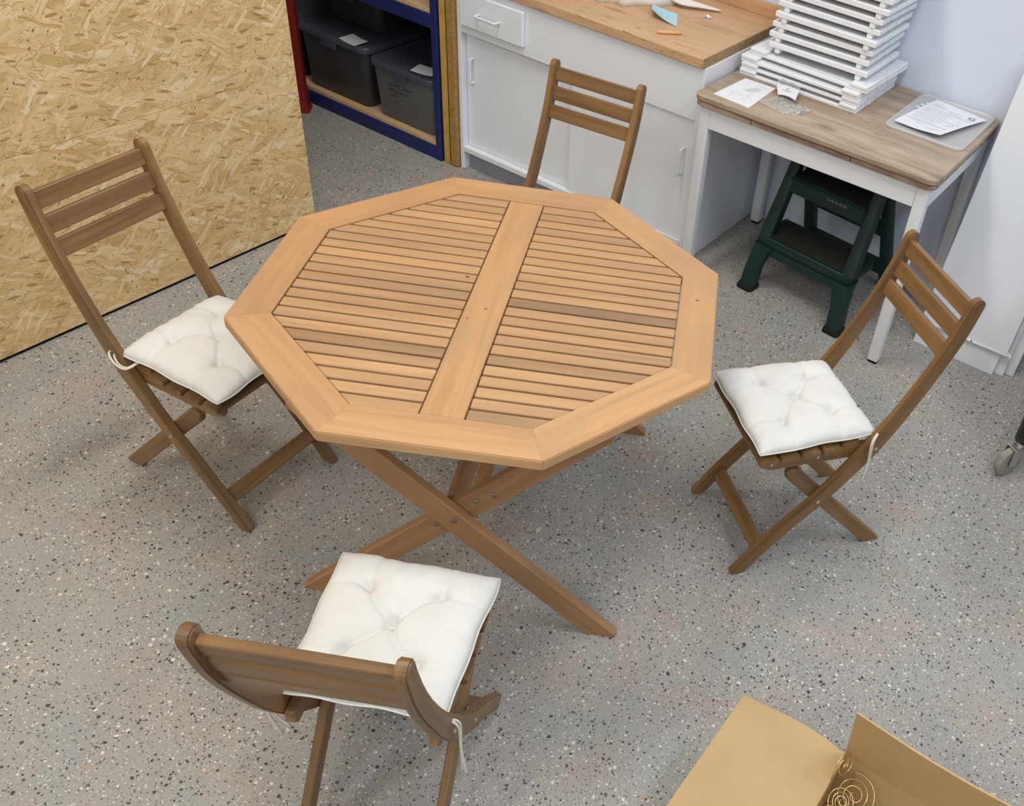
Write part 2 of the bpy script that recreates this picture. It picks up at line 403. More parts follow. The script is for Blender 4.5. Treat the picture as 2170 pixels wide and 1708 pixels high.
def scrib(x, y, w, h, n, rnd):
    """a handwriting-like squiggle"""
    out = []
    for i in range(n + 1):
        out.append((x + w * i / n + rnd.uniform(-0.3, 0.3) * w / n, y + h * (0.5 + 0.5 * math.sin(i * 2.1 + rnd.uniform(-0.8, 0.8))) * rnd.uniform(0.5, 1.2)))
    return out

# ------------------------------------------------------------------ the setting
YW = 2.02
struct(box('floor', (-3.6, -3.6, -0.05), (3.0, 2.1, 0.0), M['floor'], bevel=0))
struct(box('wall_back', (-3.6, YW, 0.0), (3.0, YW + 0.1, 3.40), M['wallp'], bevel=0))
struct(box('wall_right', (2.9, -3.6, 0.0), (3.0, YW, 3.40), M['ceil'], bevel=0))
struct(box('wall_front', (-3.6, -3.7, 0.0), (3.0, -3.6, 3.40), M['ceil'], bevel=0))
struct(box('wall_far_left', (-3.7, -3.6, 0.0), (-3.6, YW, 3.40), M['ceil'], bevel=0))
struct(box('ceiling', (-3.7, -3.7, 3.40), (3.0, 2.12, 3.47), M['ceil'], bevel=0))

# OSB partition on the left: two boards on a timber core, standing on a dark strip
part = bpy.data.objects.new('wall_left', None); COL.objects.link(part); struct(part)
part.location = (-1.522, 0.706, 0); part.rotation_euler = (0, 0, -math.radians(1.15))
box('sole_strip', (-0.075, -3.0, 0.0), (-0.006, 0, 0.012), M['dark'], part, 0)
box('panel', (-0.020, -3.0, 0.012), (0, 0, 0.6165), M['osb'], part, 0.0012)
box('panel', (-0.020, -3.0, 0.6175), (0, 0, 2.40), M['osb2'], part, 0.0012)
box('core', (-0.075, -3.0, 0.012), (-0.0205, -0.002, 2.40), M['osbedge'], part, 0)

# narrow partition end between the rack and the cabinet
pe = bpy.data.objects.new('wall_partition', None); COL.objects.link(pe); struct(pe); pe.location = (-1.49, 1.430, 0)
box('timber', (-0.046, 0.0, 0), (-0.006, 0.57, 2.4), M['yellow'], pe, 0.004)
box('panel', (-0.005, -0.002, 0.004), (0.037, 0.57, 2.4), M['osbedge'], pe, 0.004)
tube('seam', [(-0.0055, -0.001, 0.01), (-0.0055, -0.001, 2.39)], 0.0012, M['dark'], pe, 4)

# ------------------------------------------------------------------ dining table
TA = math.radians(28.82); HT = 0.73
tb = thing('dining_table', 'octagonal light wooden slatted garden table on crossed folding legs', 'table', (0, 0, 0), TA)
RO, RI = 0.587, 0.489
th = lambda i: PI / 2 + PI / 8 - i * PI / 4
tones = [(1, 0.99, 0.97), (1.02, 1.0, 0.97), (1.03, 1.02, 1.0), (1.02, 1.01, 0.98), (1.0, 0.98, 0.95), (0.98, 0.95, 0.93), (0.97, 0.93, 0.90), (0.98, 0.93, 0.89)]
for i in range(8):
    a0, a1 = th(i), th(i + 1)
    P = [V((r * math.cos(a), r * math.sin(a), 0)) for r, a in ((RO, a0), (RO, a1), (RI, a1), (RI, a0))]
    d = (P[1] - P[0]).normalized(); nn = V((-d.y, d.x, 0)); mid = (P[0] + P[1]) / 2
    P[0] += d * 0.00015; P[1] -= d * 0.00015; P[2] -= d * 0.00015; P[3] += d * 0.00015
    # blunt the outer points a little
    c = 0.004
    poly = [P[0] + (P[3] - P[0]).normalized() * c * 0.6, P[0] + d * c, P[1] - d * c, P[1] + (P[2] - P[1]).normalized() * c * 0.6, P[2], P[3]]
    o = prism('frame_board', [(p.x, p.y) for p in poly], lambda a, b, c: V((a, b, HT - 0.026 + c)), 0.026, M['table'], tb, 0.0028,
              lambda v, d=d, nn=nn, mid=mid: ((v - mid).dot(d), (v - mid).dot(nn), v.z), 2, lambda e, mid=mid: min((v.co.x * mid.x + v.co.y * mid.y) / mid.length_squared for v in e.verts) > 0.998 and abs(e.verts[0].co.z - e.verts[1].co.z) < 1e-5)
    o.color = (*tones[i], 1)
AP = RI * math.cos(PI / 8); HP = 0.0455
o = box('center_plank', (-HP, -AP + 0.0008, HT - 0.024), (HP, AP - 0.0008, HT - 0.0002), M['table'], tb, 0.002, 1, 1); o.color = (1.0, 0.97, 0.92, 1)
NS = 24; pit = 2 * AP / NS; gp = 0.0068
dk = {('L', 18): 0.70, ('L', 12): 0.84, ('L', 13): 0.88, ('L', 6): 0.82, ('L', 10): 0.88, ('L', 23): 0.93, ('R', 12): 0.62, ('R', 3): 0.85, ('R', 16): 0.84, ('R', 18): 0.74, ('R', 23): 0.80, ('R', 14): 0.9, ('R', 9): 0.9, ('R', 5): 0.93, ('L', 21): 0.92, ('L', 3): 1.03}
def ub(v): return min(AP, AP * math.sqrt(2) - abs(v)) - 0.0025
brk = AP * (math.sqrt(2) - 1)
for side, sg in (('L', -1), ('R', 1)):
    for i in range(NS):
        v1 = AP - i * pit - (0.0022 if i == 0 else gp / 2); v0 = AP - (i + 1) * pit + (0.0022 if i == NS - 1 else gp / 2)
        us = HP + 0.003
        vs = [v0] + [b for b in (-brk, brk) if v0 + 1e-4 < b < v1 - 1e-4] + [v1]
        poly = [(sg * us, v1), (sg * us, v0)] + [(sg * ub(v), v) for v in vs]
        o = prism('slat', poly, lambda a, b, c: V((a, b, HT - 0.0195 + c)), 0.018, M['table'], tb, 0.0016, lambda v: (v.x, v.y, v.z))
        t = dk.get((side, i), random.uniform(0.90, 1.04))
        sat = (1 - t) * 0.25 if t < 0.9 else 0
        o.color = (t, t * (1 + sat * 0.3), t * (1 + sat), 1)
M['knot'] = plain('wood_knot', lin(120, 84, 58), 0.6)
for ku, kv, kr in ((0.494, 0.090, 0.0040), (-0.070, 0.059, 0.0034), (0.003, -0.064, 0.0030), (-0.030, -0.110, 0.0024)):
    loft('knot', [[V((ku + r_ * math.cos(a * PI / 6) * 1.3, kv + r_ * math.sin(a * PI / 6), HT + z_)) for a in range(12)] for r_, z_ in ((kr, -0.003), (kr, 0.0001), (kr * 0.5, 0.0002))], M['knot'], tb)
# underside battens and folding legs
for s in (-1, 1):
    bar('batten', (s * 0.30, -0.42, HT - 0.0345), (s * 0.30, 0.42, HT - 0.0345), 0.05, 0.016, (0, 0, 1), M['tleg'], tb)
    bar('batten', (s * 0.16, -0.44, HT - 0.0285), (s * 0.16, 0.44, HT - 0.0285), 0.04, 0.016, (0, 0, 1), M['tleg'], tb)
def tleg(u0, z1, v, wid=0.062, thk=0.026):
    sg = 1 if u0 > 0 else -1
    # centre line from foot to top in (u,z), foot cut level with the floor, rounded point at toe
    d = V((-sg * 0.36, 0.345)).normalized(); n = V((d.y, -d.x))
    if n.x * sg < 0: n = -n
    foot = V((u0 - sg * 0.036, 0.0)); L = (z1) / d.y
    hw = wid / 2
    A = foot + n * hw; A = A - d * (A.y / d.y) ; B = foot - n * hw; B = B - d * (B.y / d.y)
    top = foot + d * L
    poly = [B, A - V((sg * 0.012, 0)), A + d * 0.016, top + n * hw - d * 0.01, top + n * hw * 0.6 , top - n * hw * 0.6, top - n * hw - d * 0.01]
    T = lambda a, b, c: V((a, v - thk / 2 + c, b))
    return prism('leg', [(p.x, p.y) for p in poly], T, thk, M['tleg'], tb, 0.003, lambda q: (V((q.x, q.z)).dot(d), V((q.x, q.z)).dot(n), q.y))
for s in (-1, 1):
    tleg(0.405, 0.675, s * 0.386); tleg(-0.405, 0.675, s * 0.358)
    # doubled upper part of the inner leg
    bar('leg_brace', (0.075, s * 0.345 - s * 0.012, 0.412), (0.34, s * 0.345 - s * 0.012, 0.665), 0.05, 0.02, (0, 1, 0), M['tleg'], tb, 0.003)
    vo = s * (0.386 + 0.013)
    disc('bolt', (0.0, vo, 0.365), (0, s, 0), 0.0075, 0.004, M['bolt'], tb)
    vi = s * (0.358 + 0.013)
    for u, z in ((-0.052, 0.313), (0.046, 0.408), (0.09, 0.436)): disc('bolt', (u, vi, z), (0, s, 0), 0.0075, 0.004, M['bolt'], tb)
bar('stretcher', (-0.008, -0.345, 0.372), (-0.008, 0.345, 0.372), 0.045, 0.02, (0.7, 0, 0.7), M['tleg'], tb)
bar('stretcher', (0.048, -0.3448, 0.418), (0.048, 0.3448, 0.418), 0.036, 0.02, (-0.7, 0, 0.7), M['tleg'], tb)

# ------------------------------------------------------------------ folding chairs
CW = 0.315
cl = [(-0.167, 0.858), (-0.157, 0.81), (-0.143, 0.755), (-0.125, 0.70), (-0.102, 0.64), (-0.074, 0.575), (-0.042, 0.505), (-0.010, 0.447), (0.018, 0.398), (0.054, 0.346), (0.092, 0.292), (0.131, 0.243), (0.203, 0.164), (0.268, 0.086), (0.333, 0.0)]
wd = [0.030, 0.038, 0.040, 0.040, 0.040, 0.041, 0.044, 0.049, 0.050, 0.048, 0.044, 0.042, 0.040, 0.038, 0.036]
def stile(x, parent):
    n = len(cl); L, R = [], []
    for i in range(n):
        a, b = V(cl[max(i - 1, 0)]), V(cl[min(i + 1, n - 1)]); t = (b - a).normalized(); nr = V((t.y, -t.x)); p = V(cl[i])
        L.append(p + nr * wd[i] / 2); R.append(p - nr * wd[i] / 2)
    # round top
    t = (V(cl[0]) - V(cl[1])).normalized(); nr = V((-t.y, t.x)); c = V(cl[1]); rr = wd[1] / 2; c = V(cl[0]) - t * 0.017
    arc = [c + (-nr) * rr * math.cos(k * PI / 8) + t * rr * math.sin(k * PI / 8) for k in range(9)]
    if (arc[0] - L[1]).length < (arc[0] - R[1]).length: arc = arc[::-1]
    # arc goes from R side to L side
    Lb, Rb = L[1:], R[1:]
    # pointed foot, level cut
    def level(p, q): 
        d = (p - q).normalized(); return p - d * (p.y / d.y) if abs(d.y) > 1e-6 else p
    Lb[-1] = level(Lb[-1], Lb[-2]); Rb[-1] = level(Rb[-1], Rb[-2])
    front = Lb if Lb[-1].x > Rb[-1].x else Rb
    q = front[-1]; d = (front[-2] - q).normalized(); front[-1] = q + d * 0.012; tip = q + V((-0.012, 0)); 
    poly = arc + Lb + ([tip] if front is Lb else []) + ([tip] if front is Rb else []) + Rb[::-1]
    acc = [0.0]
    for i in range(1, n): acc.append(acc[-1] + (V(cl[i]) - V(cl[i - 1])).length)
    def g(v):
        p = V((v.y, v.z)); best = min(range(n), key=lambda i: (V(cl[i]) - p).length); j = min(best, n - 2)
        t = (V(cl[j + 1]) - V(cl[j])).normalized(); r = p - V(cl[j]); return (acc[j] + r.dot(t), r.dot(V((t.y, -t.x))), v.x)
    return prism('stile', [(p.x, p.y) for p in poly], lambda a, b, c: V((x - 0.011 + c, a, b)), 0.022, M['chair'], parent, 0.003, g, 2)
def cpt(z):
    for (y0, z0), (y1, z1) in zip(cl, cl[1:]):
        if z1 <= z <= z0: t = (z - z0) / (z1 - z0); return V((y0 + (y1 - y0) * t, z)), (V((y0, z0)) - V((y1, z1))).normalized()
def make_chair():
    c = thing('folding_chair', '', 'chair')
    for s in (-1, 1): stile(s * CW / 2, c)
    for z in (0.817, 0.757, 0.700):
        p, t = cpt(z)
        bar('back_slat', (-CW / 2 + 0.0095, p.x, p.y), (CW / 2 - 0.0095, p.x, p.y), 0.0435, 0.018, (0, t.y, -t.x), M['chair'], c, 0.002)
    rx = CW / 2 - 0.0225
    for s in (-1, 1):
        poly = [(-0.018, 0.388), (-0.005, 0.370), (0.285, 0.370), (0.318, 0.385), (0.322, 0.4105), (-0.012, 0.4105)]
        prism('seat_rail', poly, lambda a, b, k: V((s * rx - 0.010 + k, a, b)), 0.020, M['chair'], c, 0.002, lambda v: (v.y, v.z, v.x))
        d = V((0.69, 0.725)).normalized(); n = V((d.y, -d.x)); f = V((-0.108, 0.0)); hw = 0.021
        B = f + n * hw; B = B - d * (B.y / d.y); A = f - n * hw; A = A - d * (A.y / d.y); tp = f + d * 0.488
        poly = [A + V((0.004, 0.0)), B, tp + n * hw - d * 0.02, tp + n * hw * 0.4, tp - n * hw * 0.4, tp - n * hw - d * 0.02, A + d * 0.012]
        prism('rear_leg', [(p.x, p.y) for p in poly], lambda a, b, k: V((s * rx - 0.010 + k, a, b)), 0.020, M['chair'], c, 0.0025, lambda v: (V((v.y, v.z)).dot(d), V((v.y, v.z)).dot(n), v.x))
        for y, z in ((0.003, 0.413), (0.133, 0.243)): disc('screw', (s * (CW / 2 + 0.0108), y, z), (s, 0, 0), 0.0055, 0.0025, M['screw'], c, 10)
        for y in (0.155, 0.288): disc('screw', (s * (rx + 0.0098), y, 0.391), (s, 0, 0), 0.0052, 0.0025, M['screw'], c, 10)
    for i in range(5):
        y0 = 0.040 + i * 0.0604
        hx = CW / 2 + 0.006 if i else CW / 2 - 0.013
        o = bar('seat_slat', (-hx, y0 + 0.026, 0.4195), (hx, y0 + 0.026, 0.4195), 0.052, 0.018, (0, 0, 1), M['chair'], c, 0.003, 2)
    bar('front_stretcher', (-CW / 2 + 0.0105, 0.272, 0.080), (CW / 2 - 0.0105, 0.272, 0.080), 0.040, 0.018, (0, 0.725, 0.69), M['chair'], c, 0.003)
    bar('rear_stretcher', (-rx + 0.0095, 0.165, 0.288), (rx - 0.0095, 0.165, 0.288), 0.036, 0.016, (0, 0.69, -0.725), M['chair'], c, 0.003)
    return c
proto = make_chair()
poses = [((-0.788, -0.350), -84.3, 'brown folding chair in front of the chipboard partition'),
         ((0.759, 0.583), 142.0, 'brown folding chair with its backrest towards the green step stool and leaning white panels'),
         ((0.432, -0.840), 26.5, 'brown folding chair beside the open cardboard box, its cushion near the crossed table legs'),
         ((-0.428, 0.862), 187.8, 'brown folding chair without visible cushion in front of the white cabinet')]
chairs = []
for i, ((x, y), a, lab) in enumerate(poses):
    c = proto if i == 0 else copytree(proto)
    c.location = (x, y, 0); c.rotation_euler = (0, 0, math.radians(a)); c['label'] = lab; c['group'] = 'folding chairs around the octagonal table'
    chairs.append(c)

# ------------------------------------------------------------------ cushions
def cushion_mesh(seed):
    rnd = random.Random(seed); N = 56; hw = 0.172
    tuf = [(0, 0)] + [(sx * 0.46 + rnd.uniform(-.03, .03), sy * 0.46 + rnd.uniform(-.03, .03)) for sx in (-1, 1) for sy in (-1, 1)]
    seg = [(tuf[0], t, rnd.uniform(-0.10, 0.10)) for t in tuf[1:]]
    for t in tuf[1:]:
        sx, sy = math.copysign(1, t[0]), math.copysign(1, t[1])
        seg.append((t, (sx * 0.98, t[1] * 0.9), rnd.uniform(-.05, .05))); seg.append((t, (t[0] * 0.9, sy * 0.98), rnd.uniform(-.05, .05)))
    so = V((seed * 3.1, seed * 1.7, 0))
    def crease(x, y):
        d = 0.0
        for k, (tx, ty) in enumerate(tuf):
            r = math.hypot(x - tx, y - ty); d += 0.50 * math.exp(-(r / 0.08) ** 2) + 0.24 * math.exp(-(r / 0.28) ** 2)
        for k, (a, b, bow) in enumerate(seg):
            ax, ay = a; bx, by = b; L = math.hypot(bx - ax, by - ay) + 1e-6
            t = ((x - ax) * (bx - ax) + (y - ay) * (by - ay)) / L ** 2
            if -0.05 < t < 1.05:
                dist = ((x - ax) * (by - ay) - (y - ay) * (bx - ax)) / L - bow * math.sin(PI * min(max(t, 0), 1))
                amp = 0.44 if k < 4 else 0.26
                d += amp * math.exp(-(dist / 0.030) ** 2) * (1 - 0.45 * math.sin(PI * min(max(t, 0), 1)))
        return d
    def prof(x, y): return max(0.0, (1 - abs(x) ** 3.2)) ** 0.5 * max(0.0, (1 - abs(y) ** 3.2)) ** 0.5
    verts, faces = [], []; idx = {}
    for side in (1, -1):
        for i in range(N + 1):
            for j in range(N + 1):
                x, y = -1 + 2 * i / N, -1 + 2 * j / N
                rim = i in (0, N) or j in (0, N)
                if rim and side == -1: idx[(side, i, j)] = idx[(1, i, j)]; continue
                # pinched sides, ears at corners
                px = x * (1 - 0.035 * (1 - y * y)) ; py = y * (1 - 0.035 * (1 - x * x))
                wob = 0.012 * math.sin(7 * y + seed) * abs(x) ** 6; wob2 = 0.012 * math.sin(8 * x + seed * 2) * abs(y) ** 6
                h = prof(x, y)
                if side == 1:
                    z = 0.021 + 0.042 * h - 0.034 * min(1.05, crease(x, y)) * h ** 0.8 + 0.0022 * mnoise.noise(V((x * 5, y * 5, 0)) + so) * h + 0.003 * mnoise.noise(V((x * 2.1, y * 2.1, 5)) + so)
                    z += 0.0022 * math.sin(26 * (y if abs(x) > abs(y) else x) + seed) * math.exp(-((1 - max(abs(x), abs(y))) / 0.16) ** 2) * h
                else: z = 0.021 - 0.021 * min(1.0, h * 1.35)
                idx[(side, i, j)] = len(verts); ck = 1 - 0.03 * (x * y) ** 6; verts.append(((px + wob) * hw * ck * (1 - 0.038 * (1 - y)), (py + wob2) * hw * ck, z))
    for side in (1, -1):
        for i in range(N):
            for j in range(N):
                f = [idx[(side, i, j)], idx[(side, i + 1, j)], idx[(side, i + 1, j + 1)], idx[(side, i, j + 1)]]
                faces.append(f if side == 1 else f[::-1])
    me = bpy.data.meshes.new('cushion'); me.from_pydata(verts, [], faces); me.update(); return me
def cushion(ci, off, rot, ties, label, seed):
    (x, y), a, _ = poses[ci]; a = math.radians(a)
    px = x + off[0] * math.cos(a) - off[1] * math.sin(a); py = y + off[0] * math.sin(a) + off[1] * math.cos(a)
    t = thing('seat_cushion', label, 'cushion', (px, py, 0.4287), a + math.radians(rot), 'white seat cushions on the folding chairs')
    o = link('cushion_pad', cushion_mesh(seed), M['cushion'], t, True)
    # seam piping around the rim
    rim = []
    n = 80
    for k in range(n + 1):
        q = 4.0 * k / n % 4; s, f = int(q), q - int(q); f = -1 + 2 * f
        x_, y_ = [(f, -1), (1, f), (-f, 1), (-1, -f)][s]
        ck = 1 - 0.03 * (x_ * y_) ** 6
        wx = x_ * (1 - 0.035 * (1 - y_ * y_)) + 0.012 * math.sin(7 * y_ + seed) * abs(x_) ** 6; wy = y_ * (1 - 0.035 * (1 - x_ * x_)) + 0.012 * math.sin(8 * x_ + seed * 2) * abs(y_) ** 6
        rim.append((wx * 0.1722 * ck * (1 - 0.038 * (1 - y_)), wy * 0.1722 * ck, 0.0205 + 0.003 * mnoise.noise(V((x_ * 2.1, y_ * 2.1, 5)) + V((seed * 3.1, seed * 1.7, 0)))))
    tube('piping', rim, 0.0018, M['cushion'], t, 6)
    for path in ties: tube('tie_cord', spline(path, 6), 0.0026, M['cord'], t, 6)
    return t
hang = lambda sx, lean, L, fwd=0.0: [(sx * 0.150, -0.160, 0.020), (sx * 0.160, -0.172, 0.036), (sx * 0.182, -0.176 + fwd, 0.018), (sx * (0.184 + lean * 0.3), -0.180 + fwd, -0.05), (sx * (0.184 + lean), -0.176 + fwd, -L)]
cushion(0, (-0.004, 0.168), 1.0, [[(0.140, -0.160, 0.022), (0.172, -0.180, 0.030), (0.190, -0.150, 0.022), (0.186, -0.118, 0.010), (0.150, -0.110, 0.012)], [(0.138, -0.162, 0.022), (0.166, -0.172, 0.024), (0.182, -0.146, 0.014), (0.176, -0.124, 0.006), (0.146, -0.118, 0.010)]], 'white tufted cushion with a looped tie, on the chair by the chipboard partition', 1)
cushion(1, (0.004, 0.170), 0.5, [hang(-1, 0.0, 0.085, 0.03), hang(-1, 0.008, 0.115, 0.035)], 'white tufted cushion on the chair near the green step stool', 2)
cushion(2, (0.0, 0.168), -1.0, [hang(1, 0.01, 0.145, 0.004), hang(1, 0.0, 0.150, 0.012), hang(-1, -0.02, 0.12, 0.004), hang(-1, -0.035, 0.10, 0.012)], 'white tufted cushion on the chair beside the cardboard box', 3)

# ------------------------------------------------------------------ white cabinet with oak worktop
CX0, CX1, CY, CH = -1.450, -0.290, 1.445, 0.806
cb = thing('base_cabinet', 'low white cabinet with a drawer and two sliding doors', 'cabinet', ((CX0 + CX1) / 2, CY, 0))
xo = (CX0 + CX1) / 2
def cbox(n, lo, hi, mat=M['melamine'], bevel=0.0015, parent=cb): return box(n, (lo[0] - xo, lo[1] - CY, lo[2]), (hi[0] - xo, hi[1] - CY, hi[2]), mat, parent, bevel)
cbox('side_panel', (CX0, CY, 0), (CX0 + 0.019, YW - 0.005, CH)); cbox('side_panel', (CX1 - 0.019, CY, 0), (CX1, YW - 0.005, CH))
cbox('back_panel', (CX0 + 0.019, YW - 0.012, 0.09), (CX1 - 0.019, YW - 0.006, CH))
cbox('bottom_shelf', (CX0 + 0.019, CY + 0.05, 0.088), (CX1 - 0.019, YW - 0.012, 0.105))
cbox('kick_board', (CX0 + 0.019, CY + 0.035, 0), (CX1 - 0.019, CY + 0.05, 0.088), M['kick'])
cbox('bottom_track', (CX0 + 0.019, CY + 0.001, 0.082), (CX1 - 0.019, CY + 0.05, 0.105), M['white'])
cbox('fascia', (CX0 + 0.019, CY + 0.001, 0.606), (CX1 - 0.019, CY + 0.018, CH))
cbox('top_track', (CX0 + 0.019, CY + 0.018, 0.598), (CX1 - 0.019, CY + 0.05, 0.622), M['kick'])
dr = cbox('drawer_front', (-1.418, CY - 0.017, 0.642), (-1.098, CY + 0.0005, 0.778), M['melamine'], 0.004)
dl = cbox('sliding_door', (CX0 + 0.021, CY + 0.030, 0.106), (-0.850, CY + 0.044, 0.598)); d2 = cbox('sliding_door', (-0.872, CY + 0.010, 0.106), (CX1 - 0.021, CY + 0.024, 0.606))
def bow(p0, p1, out, parent):
    p0, p1, out = V(p0), V(p1), V(out); d = (p1 - p0)
    path = [p0, p0 + out * 0.7, p0 + out * 0.95 + d * 0.03, p0 + out + d * 0.10, p0 + out + d * 0.5, p0 + out + d * 0.90, p0 + out * 0.95 + d * 0.97, p1 + out * 0.7, p1]
    o = tube('handle', spline(path, 4), 0.0048, M['white'], parent, 10); return o
bow((-1.318 - xo, -0.016, 0.708), (-1.214 - xo, -0.016, 0.708), (0, -0.028, 0), dr)
bow((-1.392 - xo, 0.031, 0.400), (-1.392 - xo, 0.031, 0.500), (0, -0.024, 0), dl)
bow((-0.342 - xo, 0.011, 0.385), (-0.342 - xo, 0.011, 0.488), (0, -0.028, 0), d2)

WT = 0.843
wt = thing('worktop', 'rustic oak worktop on the white cabinet, with a raw particle edge', 'worktop', (-0.87, 1.72, CH))
def wbox(n, lo, hi, mat, bevel=0.002): return box(n, (lo[0] + 0.87, lo[1] - 1.72, lo[2] - CH), (hi[0] + 0.87, hi[1] - 1.72, hi[2] - CH), mat, wt, bevel)
wbox('top_board', (-1.452, 1.430, CH), (-0.2975, YW - 0.003, WT), M['worktop'], 0.003)
wbox('cut_edge', (-0.2975, 1.431, CH + 0.0005), (-0.2955, YW - 0.003, WT - 0.0008), M['chip'], 0.0003)
wbox('upstand', (-1.452, YW - 0.022, WT), (-0.30, YW - 0.003, WT + 0.05), M['worktop'], 0.002)

# crumpled white cloth on the worktop
def cloth():
    bm = bmesh.new(); c = V((-0.872, 1.815, WT + 0.0008)); ca, sa = math.cos(0.66), math.sin(0.66); rings, N = 34, 120; R = []
    for i in range(rings + 1):
        t = i / rings; ring = []
        for k in range(N):
            a = 2 * PI * k / N
            rad = 0.182 + 0.012 * math.sin(3 * a + 1) + 0.022 * mnoise.noise(V((math.cos(a) * 2.5, math.sin(a) * 2.5, 2)))
            rad += 0.014 * math.sin(11 * a + 2 * math.sin(3 * a))
            x, y = rad * t * math.cos(a) * 1.28, rad * t * math.sin(a) * 0.98; x, y = x * ca - y * sa, x * sa + y * ca
            y = min(y, 1.985 - c.y)
            prof = (1 - t ** 2.4)
            fold = abs(mnoise.noise(V((a * 2.6, t * 1.3, 1)))) * 0.045 + abs(mnoise.noise(V((x * 14, y * 14, 3)))) * 0.035
            z = max(0.0, 0.125 * prof ** 0.8 + (fold - 0.012) * (1 - t ** 6)) + 0.004 * (1 - t)
            if i == rings: z = 0.0
            elif i >= rings - 3: z = max(z, 0.009 * (rings - i) ** 0.5)
            bulge = 1 + 0.05 * (1 if 0.6 < t < 0.97 else 0)
            ring.append(bm.verts.new(c + V((x * bulge, y * bulge, z))))
        R.append(ring)
    for a, b in zip(R[1:], R[2:]):
        for k in range(N): bm.faces.new((a[k], a[(k + 1) % N], b[(k + 1) % N], b[k]))
    bm.faces.new(R[1]); bm.faces.new(R[-1][::-1])
    # twisted tail
    path = spline([(-0.73, 1.85, WT + 0.05), (-0.68, 1.822, WT + 0.038), (-0.635, 1.818, WT + 0.024), (-0.58, 1.848, WT + 0.016), (-0.506, 1.893, WT + 0.006)], 8)
    n = len(path); rr = []
    for i, p in enumerate(path):
        t = i / (n - 1); ta = (path[min(i + 1, n - 1)] - path[max(i - 1, 0)]).normalized(); sd = V((0, 0, 1)).cross(ta).normalized(); up = ta.cross(sd)
        wv, hv = 0.034 * (1 - t) ** 0.7 + 0.004, 0.018 * (1 - t) ** 0.8 + 0.003
        rr.append([bm.verts.new(p + sd * math.cos(q) * wv * (1 + 0.25 * math.sin(3 * q + 6 * t)) + up * max(math.sin(q), -(p.z - WT - 0.0008) / hv) * hv) for q in [2 * PI * k / 16 for k in range(16)]])
    for a, b in zip(rr, rr[1:]):
        for k in range(16): bm.faces.new((a[k], a[(k + 1) % 16], b[(k + 1) % 16], b[k]))
    bm.faces.new(rr[-1])
    bmesh.ops.recalc_face_normals(bm, faces=bm.faces)
    me = bpy.data.meshes.new('crumpled_cloth'); bm.to_mesh(me); bm.free()
    o = link('crumpled_cloth', me, M['linen'], None, True)
    tag(o, 'crumpled white cloth with a twisted tail lying on the oak worktop', 'cloth')
cloth()

# sticky note, dowel, scrap
nt = thing('sticky_note', 'pale blue sticky note with a curled corner on the worktop', 'note', (-0.60, 1.68, WT + 0.0006))
P00, P10, P11, P01 = V((-0.634, 1.617, 0)), V((-0.533, 1.620, 0)), V((-0.604, 1.735, 0)), V((-0.700, 1.722, 0))
def notef(u, v):
    p = P00.lerp(P10, u).lerp(P01.lerp(P11, u), v)
    z = 0.001 + 0.030 * max(0, 1 - u) ** 2.2 * max(0, 1 - v * 0.75) + 0.004 * (1 - u)
    return V((p.x + 0.60 - 0.012 * max(0, 1 - u) ** 2, p.y - 1.68, z))
sheet('note_sheet', notef, 12, 8, 0.0005, M['note'], nt)
rn = random.Random(4)
marks('pencil_writing', notef, [[(0.35 + 0.02 * math.sin(i * 1.9), 0.25 + i * 0.05) for i in range(9)], [(0.62 + 0.025 * math.sin(i * 2.3), 0.25 + i * 0.05) for i in range(10)]], 0.0012, M['faint'], nt)
dw = tube('wooden_dowel', [(-0.541, 1.503, WT + 0.0062), (-0.538, 1.506, WT + 0.0062), (-0.481, 1.562, WT + 0.0062), (-0.478, 1.565, WT + 0.0062)], 0.006, M['dowel'], None, 12, lambda t: 0.86 if t in (0, 1) else 1.0)
tag(dw, 'short pale wooden dowel lying on the oak worktop', 'dowel')
sc = sheet('paper_scrap', lambda u, v: V((-0.520 + u * 0.028, 1.790 + v * 0.014, WT + 0.002 + 0.010 * abs(math.sin(u * 4.5)) * (0.4 + 0.6 * v))), 8, 4, 0.0008, M['paper'])
tag(sc, 'tiny crumpled white paper scrap near the cloth tail on the worktop', 'paper')

# ------------------------------------------------------------------ blue rack with bins
RKY = 1.42
rk = thing('storage_rack', 'dark blue steel rack with chipboard shelves, between the partition and the cabinet', 'rack', (-1.56, RKY, 0))
def rbox(n, lo, hi, mat, bevel=0.002): return box(n, (lo[0] + 1.56, lo[1] - RKY, lo[2]), (hi[0] + 1.56, hi[1] - RKY, hi[2]), mat, rk, bevel)
for x0, x1 in ((-1.574, -1.541), (-2.95, -2.903)):
    rbox('post', (x0, RKY, 0), (x1, RKY + 0.045, 2.2), M['blue'], 0.003); rbox('post', (x0, 1.955, 0), (x1, 2.0, 2.2), M['blue'], 0.003)
for z0, z1 in ((0.0, 0.064), (0.582, 0.642), (1.2, 1.26)):
    rbox('beam', (-2.903, RKY + 0.002, z0), (-1.574, RKY + 0.042, z1), M['blue'], 0.003)
    rbox('beam', (-2.903, 1.957, z0), (-1.574, 1.997, z1), M['blue'], 0.003)
    rbox('shelf_board', (-2.945, RKY + 0.006, z1), (-1.545, 1.998, z1 + 0.018), M['lip'], 0.001)
rbox('shade_back_board', (-2.945, 2.001, 0.0), (-1.545, 2.012, 2.2), M['dark'], 0)  # black board added to make the rack interior dark
rbox('shade_side_board', (-1.5405, 1.47, 0.0), (-1.5375, 1.998, 2.2), M['dark'], 0)  # also added, closes the side to keep the interior dark

